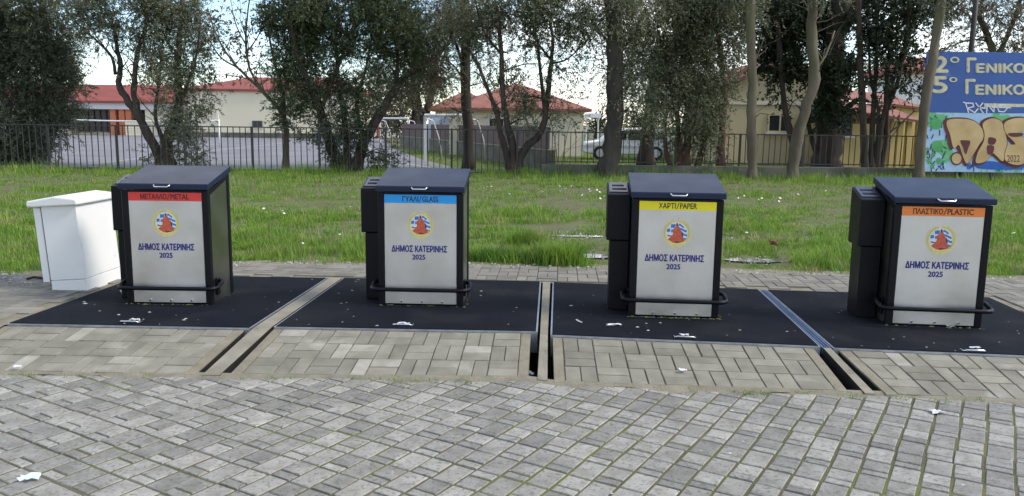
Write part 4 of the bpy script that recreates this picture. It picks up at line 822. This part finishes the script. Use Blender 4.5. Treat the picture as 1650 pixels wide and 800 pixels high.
# boundary wall, maroon sheet fence, tagged wall
A_, B_ = gnd(645, 236)[:2], gnd(885, 274)[:2]; dv = (B_ - A_); Ln = np.linalg.norm(dv); dv /= Ln; ang = math.atan2(dv[1], dv[0])
t = thing('boundary_wall', 'low grey retaining wall topped with maroon sheet fence along the yard', 'wall', (*A_, 0), ang)
m = MB(); m.box((0, 0, -.1), (Ln, .22, .62), .01); m.build('wall', M['plinth'], t)
m = MB(); m.box((0, -.03, .621), (Ln, .25, .67), .01); m.build('coping', M['concrete'], t)
i = 0; s = 0.
while s < Ln - .3:
    m = MB(); m.box((s + .01, .09, .672), (min(Ln, s + .98), .12, 1.42 + random.uniform(-.012, .012))); m.build('sheet', M['maroon'], t); s += 1.
Y = 44.
m = MB(); x0, x1 = wx(690, Y), wx(775, Y)
t = thing('tagged_wall', 'white panel wall with blue scribbles above the maroon fence', 'wall', ((x0 + x1) / 2, Y, 0))
m.box((x0 - (x0 + x1) / 2, 0, 0), (x1 - (x0 + x1) / 2, .15, wz(720, 188, Y)), .01); m.build('wall', M['graff_wall'], t)
m = MB(); m.box((x0 - (x0 + x1) / 2, -.03, wz(720, 188, Y) + .001), (x1 - (x0 + x1) / 2, .18, wz(720, 188, Y) + .09)); m.build('coping', M['white_metal'], t)
# goals
def goal(p, q, h, label):
    t = thing('goal_frame', label, 'goal', (p[0], p[1], 0), 0, 'goals in the yard'); d = np.array([q[0] - p[0], q[1] - p[1], 0]); n_ = np.array([d[1], -d[0], 0]); n_ /= np.linalg.norm(n_); n_ = n_ if n_[1] > 0 else -n_
    for o in (np.zeros(3), d):
        m = MB(); m.box(o + [-.05, -.05, 0], o + [.05, .05, h - .0]); m.build('post', M['white_metal'], t)
        m = MB(); m.tube([o + [0, 0, h - .05], o + n_ * .5 + [0, 0, h - .15], o + n_ * .9 + [0, 0, h * .5], o + n_ * 1.1], .025, 6); m.build('brace', M['white_metal'], t)
    m = MB(); m.tube([[0, 0, h + .051], d + [0, 0, h + .051]], .06, 4, smooth=False); m.build('crossbar', M['white_metal'], t)
g1 = gnd(685, 260); g2 = at(757, 262, g1[1] - 1.2); goal(g1, g2, at(685, 188, g1[1])[2], 'near white goal frame on the grass edge behind the glass bin')
p_, q_ = at(612, 203, 56), at(658, 199, 54.); goal(p_, q_, 1.72, 'far white goal frame at the end of the yard')
# volleyball net
t = thing('volleyball_net', 'volleyball net with white tape across the school yard', 'net', (wx(60, 46), 46, 0))
xa, xb = wx(60, 46), wx(353, 46); L = xb - xa; zt = wz(150, 192, 46)
for x in (0, L):
    m = MB(); m.tube([(x, 0, 0), (x, 0, zt + .08)], .045, 8); m.build('post', M['white_metal'], t)
m = MB(); m.tube([(L * k / 12, 0, zt - .10 * math.sin(math.pi * k / 12)) for k in range(13)], .045, 6); m.build('tape', M['white_metal'], t)
m = MB()
for k in range(60): m.tube([(L * k / 60, 0, zt - .05 - .10 * math.sin(math.pi * k / 60)), (L * k / 60, 0, zt - .75)], .004, 3, cap=False)
for k in range(6): m.tube([(0, 0, zt - .15 - k * .12), (L, 0, zt - .15 - k * .12)], .004, 3, cap=False)
m.build('mesh', M['fence'], t)
# parked car
Y = 36.; x0, x1 = wx(938, Y), wx(1080, Y); Lc = x1 - x0
t = thing('parked_car', 'white parked car half hidden behind the thick dark trunk', 'car', ((x0 + x1) / 2, Y, 0))
pf = [(-.5, .32), (-.5, .62), (-.47, .74), (-.30, .84), (-.17, 1.24), (-.08, 1.36), (.18, 1.40), (.36, 1.32), (.46, .92), (.5, .82), (.5, .32), (.39, .24), (-.38, .24)]
m = MB(); m.prism([(a * Lc, -.78, z) for a, z in pf], (0, 1.56, 0)); bo = m.build('body', M['car_white'], t); md = bo.modifiers.new('b', 'BEVEL'); md.width = .06; md.segments = 3
for pg in ([(-.26, .87), (-.155, 1.22), (-.02, 1.28), (-.02, .87)], [(.0, .87), (.0, 1.285), (.17, 1.30), (.17, .87)], [(.19, .88), (.19, 1.30), (.33, 1.25), (.41, .92)]):
    m = MB(); m.prism([(a * Lc, -.79, z) for a, z in pg], (0, .012, 0)); m.build('window', M['glass'], t)
m = MB(); m.box((-.46 * Lc, -.793, .55), (.46 * Lc, -.781, .62)); m.build('side_stripe', M['steel_trim'], t)
for xw in (-.31, .31):
    m = MB(); m.tube([(xw * Lc, -.82, .30), (xw * Lc, -.62, .30)], .30, 20, smooth=False); wh = m.build('wheel', M['tyre'], t); m = MB(); m.tube([(xw * Lc, -.832, .30), (xw * Lc, -.80, .30)], .18, 14, smooth=False); m.build('rim', M['steel_trim'], wh)
for xx, mt in ((-.497, 'white_metal'), (.497, 'tail')):
    m = MB(); m.box((xx * Lc - .02, -.76, .66), (xx * Lc + .02, -.50, .78)); m.build('headlight' if xx < 0 else 'tail_light', M[mt], t)
# canopy and pole
Y = 60.; m = MB(); m.box((wx(945, Y), Y, wz(955, 190, Y)), (wx(968, Y), Y + 2, wz(955, 183, Y))); t = thing('canopy', 'small far white flat canopy left of the thick dark trunk', 'canopy', (0, 0, 0)); m.build('roof', M['white_metal'], t)
for u in (947, 966):
    m = MB(); m.box((wx(u, Y) - .05, Y + .9, 0), (wx(u, Y) + .05, Y + 1.0, wz(955, 190, Y) - .002)); m.build('post', M['white_metal'], t)
m = MB(); x = at(1563, 100, 24.6)[0]; m.tube([(x, 24.6, 0), (x, 24.6, 7.5)], .075, 10); t = thing('lamp_post', 'dark lamp post rising behind the blue sign', 'lamp post'); m.build('post', M['fence'], t)
m = MB(); m.box((x - .12, 23.4, 7.42), (x + .12, 24.6, 7.54), .03); m.build('lamp_head', M['fence'], t)

# ------------------------------------------------------------------ grass
def noise2(x, y, s, seed):
    r = np.random.default_rng(seed); ph = r.uniform(0, 6.28, 24); an = r.uniform(0, 6.28, 12); fr = s * r.uniform(.5, 2.2, 12); o = 0
    for i in range(12): o = o + np.sin((x * np.cos(an[i]) + y * np.sin(an[i])) * fr[i] + ph[i])
    return o / 3.5
def blades(n, xr, yr, near):
    x = rng.uniform(*xr, n); u = rng.uniform(0, 1, n); y = yr[0] + (yr[1] - yr[0]) * u
    return x, y
def grass_set(x, y, hgt, wd, segs, ang=None):
    n = len(x); a = rng.uniform(0, 6.283, n) if ang is None else ang; lean = rng.uniform(.15, .9, n); z0 = np.full(n, -.03)
    h = hgt * rng.uniform(.45, 1.25, n); dx, dy = np.cos(a), np.sin(a); sx, sy = -dy * wd / 2, dx * wd / 2
    b0 = np.stack([x - sx, y - sy, z0], 1); b1 = np.stack([x + sx, y + sy, z0], 1)
    if segs == 2:
        mx_, my_ = x + dx * h * lean * .3, y + dy * h * lean * .3
        m0 = np.stack([mx_ - sx * .8, my_ - sy * .8, z0 + h * .6], 1); m1 = np.stack([mx_ + sx * .8, my_ + sy * .8, z0 + h * .6], 1)
        tp = np.stack([x + dx * h * lean, y + dy * h * lean, z0 + h], 1)
        V = np.stack([b0, b1, m1, m0, tp], 1).reshape(-1, 3); i = np.arange(n)[:, None] * 5
        F = np.concatenate([i + [0, 1, 2], i + [0, 2, 3], i + [3, 2, 4]], 0)
    else:
        tp = np.stack([x + dx * h * lean * .8, y + dy * h * lean * .8, z0 + h], 1)
        V = np.stack([b0, b1, tp], 1).reshape(-1, 3); F = np.arange(n)[:, None] * 3 + np.array([0, 1, 2])
    return V, F
sets = []
def in_view(x, y, pad=1.2): return np.abs(x) < y * .66 + pad
TUFTS = [(850, 400, .24, .17), (890, 420, .24, .11), (830, 418, .3, .06), (780, 415, .3, .05), (1290, 425, .4, .06), (905, 427, .2, .09), (560, 415, .4, .05), (1390, 415, .4, .07), (30, 435, .5, .08), (420, 385, .5, .08)]
def hmap(x, y):
    h = .066 + .028 * noise2(x, y, 1.3, 1) + .018 * noise2(x, y, 4, 2); h = np.clip(h, .025, .18)
    for (u, v, r, a) in TUFTS:
        p = gnd(u, v); h = h + a * np.exp(-(((x - p[0]) / r) ** 2 + ((y - p[1]) / (r * .8)) ** 2))
    h = h + .13 * np.clip((y - 21.2) / 2.5, 0, 1) * (1 + .4 * noise2(x, y, 3, 5))
    for (u, v, rx_, ry_) in ((930, 386, .75, .55), (960, 418, .5, .4), (1215, 425, .5, .35)):
        p = gnd(u, v); h = h * (1 - .8 * np.exp(-((((x - p[0]) / rx_) ** 2 + ((y - p[1]) / ry_) ** 2)) ** 2))
    return np.clip(h * np.clip((y - edge_y(x)) / .7 + .3, .3, 1), .022, .5)
BARE = [(930, 379, .66, .24), (955, 412, .42, .25), (1215, 418, .5, .22), (880, 365, .7, .3), (1180, 425, .25, .15), (520, 412, .5, .15), (640, 400, .3, .2), (1250, 400, .3, .2), (900, 372, .6, .2), (880, 305, 1.6, .5), (1180, 300, 1.0, .6)]
def keep(x, y):
    e = edge_y(x) + .05 + .08 * noise2(x, y * 0, 6, 9); k = 1 / (1 + np.exp(-(y - e - .10) / .06))
    k = k * np.clip(.80 + .4 * noise2(x, y, 1.6, 7), .22, 1)
    for j, (u, v, r, s) in enumerate(BARE):
        p = gnd(u, v); k = k * (1 - (.97 if j < 5 else .6) * np.exp(-(((x - p[0]) / r) ** 2 + ((y - p[1]) / s) ** 2) ** 2))
    return rng.uniform(0, 1, len(x)) < k
for (ya, yb, dens, nb, wd, sg2, xm, sp_) in ((7.2, 10.5, 110, 36, .0058, 2, 8.2, .05), (10.5, 14.5, 62, 32, .008, 2, 11, .06), (14.5, 19, 36, 24, .012, 1, 14, .08), (19, 25.2, 26, 22, .016, 1, 19, .10)):
    n_ = int(dens * (yb - ya) * xm * 2); x = rng.uniform(-xm, xm, n_); y = rng.uniform(ya, yb, n_)
    k = in_view(x, y) & keep(x, y) & (y < fence_y(x) + .15); x, y = x[k], y[k]; n_ = len(x)
    th_ = rng.lognormal(-.06, .34, n_)                   # every tuft its own height and spread
    ox_, oy_ = rng.normal(0, sp_, (n_, nb)), rng.normal(0, sp_, (n_, nb))
    X = (x[:, None] + ox_ * th_[:, None]).ravel(); Y_ = (y[:, None] + oy_ * th_[:, None]).ravel(); T_ = np.repeat(th_, nb)
    A_ = np.arctan2(oy_, ox_).ravel() + rng.normal(0, .7, n_ * nb)
    k = Y_ > edge_y(X) - .02
    sets.append(grass_set(X[k], Y_[k], hmap(X[k], Y_[k]) * T_[k], wd, sg2, A_[k]))
# dense tall tufts
tx, ty, th = [], [], []
for (u, v, r, a) in TUFTS[:4] + [(905, 425, .22, .14)]:
    p = gnd(u, v); n_ = 1300; tx.append(rng.normal(p[0], r * .55, n_)); ty.append(rng.normal(p[1], r * .4, n_)); th.append(np.full(n_, .10 + a))
sets.append(grass_set(np.concatenate(tx), np.concatenate(ty), np.concatenate(th), .007, 2))
# grass beyond the fence on the right and along the boundary wall
n_ = 60000; x = rng.uniform(-8, 24, n_); y = rng.uniform(25, 44, n_); k = in_view(x, y) & (x > np.interp(y, [25, 28, 33, 49], [-1.2, -2.1, -3.7, -7.4]) + .15) & (rng.uniform(0, 1, n_) < .8); x, y = x[k], y[k]
sets.append(grass_set(x, y, np.full(len(x), .11), .03, 1))
Vs, Fs, o = [], [], 0
for V, F in sets: Vs.append(V); Fs.append(F + o); o += len(V)
link('grass', raw_mesh('grass', np.concatenate(Vs), np.concatenate(Fs), M['grass']), None, 'rough green lawn between the footpath and the fence', 'grass', None, 'stuff')
print('grass tris', sum(len(F) for F in Fs))
# daisies
V, F = [], []
dz_ = []
for (u, v, su, sv, n_) in ((900, 312, 25, 5, 24), (790, 309, 25, 3, 10), (955, 320, 20, 6, 14), (1235, 330, 20, 4, 8), (1320, 318, 30, 10, 8), (1190, 390, 20, 15, 4), (1640, 330, 15, 20, 6), (470, 350, 60, 30, 10), (860, 318, 30, 6, 8), (600, 300, 60, 8, 6)):
    for i in range(n_): dz_.append(gnd(random.gauss(u, su), max(292, random.gauss(v, sv))))
m = MB()
for p in dz_:
    if p[1] > 24 or p[1] < 8.6: continue
    z = random.uniform(.08, .14) + (.10 if p[1] > 21 else 0); r = random.uniform(.012, .024); c = p * [1, 1, 0] + np.array([0, 0, z]); tl = rng.normal(0, .35, 2)
    m.add([c + np.array([r * math.cos(a), r * math.sin(a), r * (math.cos(a) * tl[0] + math.sin(a) * tl[1] - .3 * 0)]) for a in np.linspace(0, 6.283, 9)[:-1]] + [c + [0, 0, .004]], [[i, (i + 1) % 8, 8] for i in range(8)])
m.build('daisies', M['daisy'], label='scattered white daisies in the lawn', cat='flowers', kind='stuff')
# puddles on worn patches
for (u, v, rx_, ry_, lab) in ((935, 379, .42, .10, 'shallow puddle in the grass left of the paper bin'), (958, 411, .26, .15, 'wet gravelly patch near the path left of the paper bin'), (1215, 418, .36, .14, 'wet worn patch in the lawn right of the paper bin')):
    p = gnd(u, v); m = MB(); r2 = random.Random(int(u)); ring = [(p[0] + rx_ * math.cos(a) * r2.uniform(.75, 1.15), p[1] + ry_ * math.sin(a) * r2.uniform(.75, 1.15), -.012) for a in np.linspace(0, 6.283, 19)[:-1]]
    m.add(ring, [list(range(18))]); m.build('puddle', M['puddle'], kind='structure', label=lab)
# gravel and crumbs along the grass edge
m = MB()
for i in range(900):
    x = random.uniform(-6, 6.5); y = edge_y(x) + random.gauss(.04, .07)
    if random.random() < .2:
        u, v = random.choice([(955, 412), (1215, 418), (20, 452), (930, 380)]); p = gnd(random.gauss(u, 22), random.gauss(v, 5)); x, y = p[0], p[1]
    r = abs(random.gauss(.007, .005)) + .003; c = np.array([x, y, random.uniform(-.002, .004)])
    a0 = random.uniform(0, 6); m.add([c + [r * math.cos(a0 + a), r * math.sin(a0 + a) * .8, 0] for a in (0, 1.6, 3.1, 4.7)] + [c + [0, 0, r * .8], ], [[0, 1, 4], [1, 2, 4], [2, 3, 4], [3, 0, 4]])
m.build('gravel', M['gravel'], label='loose pale gravel along the lawn edge', cat='gravel', kind='stuff')
# ------------------------------------------------------------------ litter
def crumple(u, v, z, sx, sy, h, mt, label, name='paper_scrap', cat='litter', rz=0., seed=0):
    r = random.Random(seed); p = gnd(u, v, z); n = 5; V = []
    for i in range(n):
        for j in range(n):
            a, b = (i / (n - 1) - .5) * sx, (j / (n - 1) - .5) * sy
            V.append((a + r.uniform(-.1, .1) * sx, b + r.uniform(-.1, .1) * sy, r.uniform(.001, h)))
    m = MB(); m.add(V, [[i * n + j, (i + 1) * n + j, (i + 1) * n + j + 1, i * n + j + 1] for i in range(n - 1) for j in range(n - 1)])
    o = m.build(name, M[mt], label=label, cat=cat, group='litter'); o.location = (p[0], p[1], z + .003); o.rotation_euler = (0, 0, rz); s = o.modifiers.new('s', 'SOLIDIFY'); s.thickness = .0015; return o
crumple(201, 475, .005, .055, .05, .055, 'paper', 'crumpled white tissue beside the foot of the metal bin', seed=1)
crumple(48, 773, PZ, .085, .05, .02, 'paper_blue', 'pale blue wrapper on the paving at the bottom left corner', rz=.25, seed=2)
crumple(217, 518, .004, .07, .025, .02, 'paper', 'white scrap beside the hatch handle before the metal bin', seed=3)
crumple(651, 523, .004, .09, .03, .018, 'paper', 'white scrap beside the hatch handle before the glass bin', seed=4)
crumple(1102, 542, .004, .06, .02, .018, 'paper', 'white scrap beside the hatch handle before the paper bin', seed=5)
crumple(1570, 563, .004, .07, .025, .018, 'paper', 'white scrap beside the hatch handle before the plastic bin', seed=6)
crumple(933, 519, .004, .012, .10, .008, 'paper', 'thin white paper strip on the hatch left of the paper bin', rz=.35, seed=7)
crumple(989, 525, .004, .11, .03, .015, 'paper', 'torn white paper lying before the chute of the paper bin', seed=8)
crumple(1508, 666, PZ, .07, .05, .02, 'paper', 'silvery crumpled wrapper on the paving before the plastic bin', seed=9)
crumple(1100, 598, -.07, .05, .035, .015, 'paper', 'small white scrap on the ramp before the paper bin', seed=10)
crumple(856, 606, -.16, .04, .05, .03, 'paper_blue', 'blue and white packet in the gutter beside the middle concrete strip', seed=11)
crumple(1532, 527, .004, .06, .02, .01, 'paper', 'white scrap at the foot of the plastic bin', seed=12)
crumple(28, 593, -.09, .05, .03, .015, 'paper', 'white scrap on the ramp before the metal bin', seed=13)
crumple(1247, 397, .03, .12, .08, .09, 'deadleaf', 'curled pinkish brown dead leaf lying in the lawn', name='dead_leaf', cat='leaf', seed=14)
m = MB()
for i in range(130):
    k = random.choice([1, 2, 3, 4]); s, t_ = random.random(), random.random() ** 1.3
    p = lerp2([np.array([*q, .0045]) for q in PL[k]], s * .96 + .02, t_ * .96 + .02); r = abs(random.gauss(.0035, .004)) + .0015
    a0 = random.uniform(0, 6); m.add([p + [r * 1.6 * math.cos(a0 + a), r * math.sin(a0 + a), 0] for a in (0, 1.4, 3.1, 4.5)] + [p + [0, 0, r * .5]], [[0, 1, 4], [1, 2, 4], [2, 3, 4], [3, 0, 4]])
for i in range(160):
    x = random.uniform(-3.5, 3.5); y = random.uniform(3.3, 4.9); r = abs(random.gauss(.003, .003)) + .0012; p = np.array([x, y, PZ + .001])
    if y < foot_y(x) - .05: m.add([p + [r * 1.5 * math.cos(a), r * math.sin(a), 0] for a in (0, 1.4, 3.1, 4.5)] + [p + [0, 0, r * .5]], [[0, 1, 4], [1, 2, 4], [2, 3, 4], [3, 0, 4]])
m.build('crumbs', M['gravel'], label='tiny pale crumbs strewn over hatches and paving', cat='crumbs', kind='stuff')

# weeds in the seam at the foot of the ramps, soil swept against the bins
wx_, wy_ = [], []
for i in range(46):
    x = random.uniform(-3.4, 3.3) if i % 3 else random.uniform(1.4, 3.3); n_ = random.randrange(8, 26); wx_.append(rng.normal(x, .035, n_)); y = foot_y(x) - random.uniform(-.02, .05); wy_.append(rng.normal(y, .012, n_))
wx_, wy_ = np.concatenate(wx_), np.concatenate(wy_)
V, F = grass_set(wx_, wy_, rng.uniform(.012, .034, len(wx_)), .004, 2); V[:, 2] += .03 + PZ - .004
link('weeds', raw_mesh('weeds', V, F, M['grass']), None, 'small weeds growing in the seam below the ramps', 'weeds', None, 'stuff')
m = MB()
for (bx_, by_, yw) in ((-2.80, 6.47, -.3), (-.75, 6.53, -2.4), (1.28, 6.22, -4.6), (3.235, 6.03, -6.5)):
    c_, s_ = math.cos(math.radians(yw)), math.sin(math.radians(yw)); dense = 170 if 1 < bx_ < 2 else 40
    for i in range(dense):
        lx, ly = random.uniform(-.36, .37), -abs(random.gauss(0, .016)) - .002
        if random.random() < .22: lx, ly = .352 + abs(random.gauss(0, .015)), random.uniform(0, .5)
        r = abs(random.gauss(.003, .003)) + .0015; p = np.array([bx_ + lx * c_ - ly * s_, by_ + lx * s_ + ly * c_, .0042]); a0 = random.uniform(0, 6)
        m.add([p + [r * 1.5 * math.cos(a0 + a), r * math.sin(a0 + a), 0] for a in (0, 1.4, 3.1, 4.5)] + [p + [0, 0, r * .8]], [[0, 1, 4], [1, 2, 4], [2, 3, 4], [3, 0, 4]])
m.build('soil_crumbs', M['soil'], label='brown soil crumbs swept against the feet of the bins', cat='soil', kind='stuff')
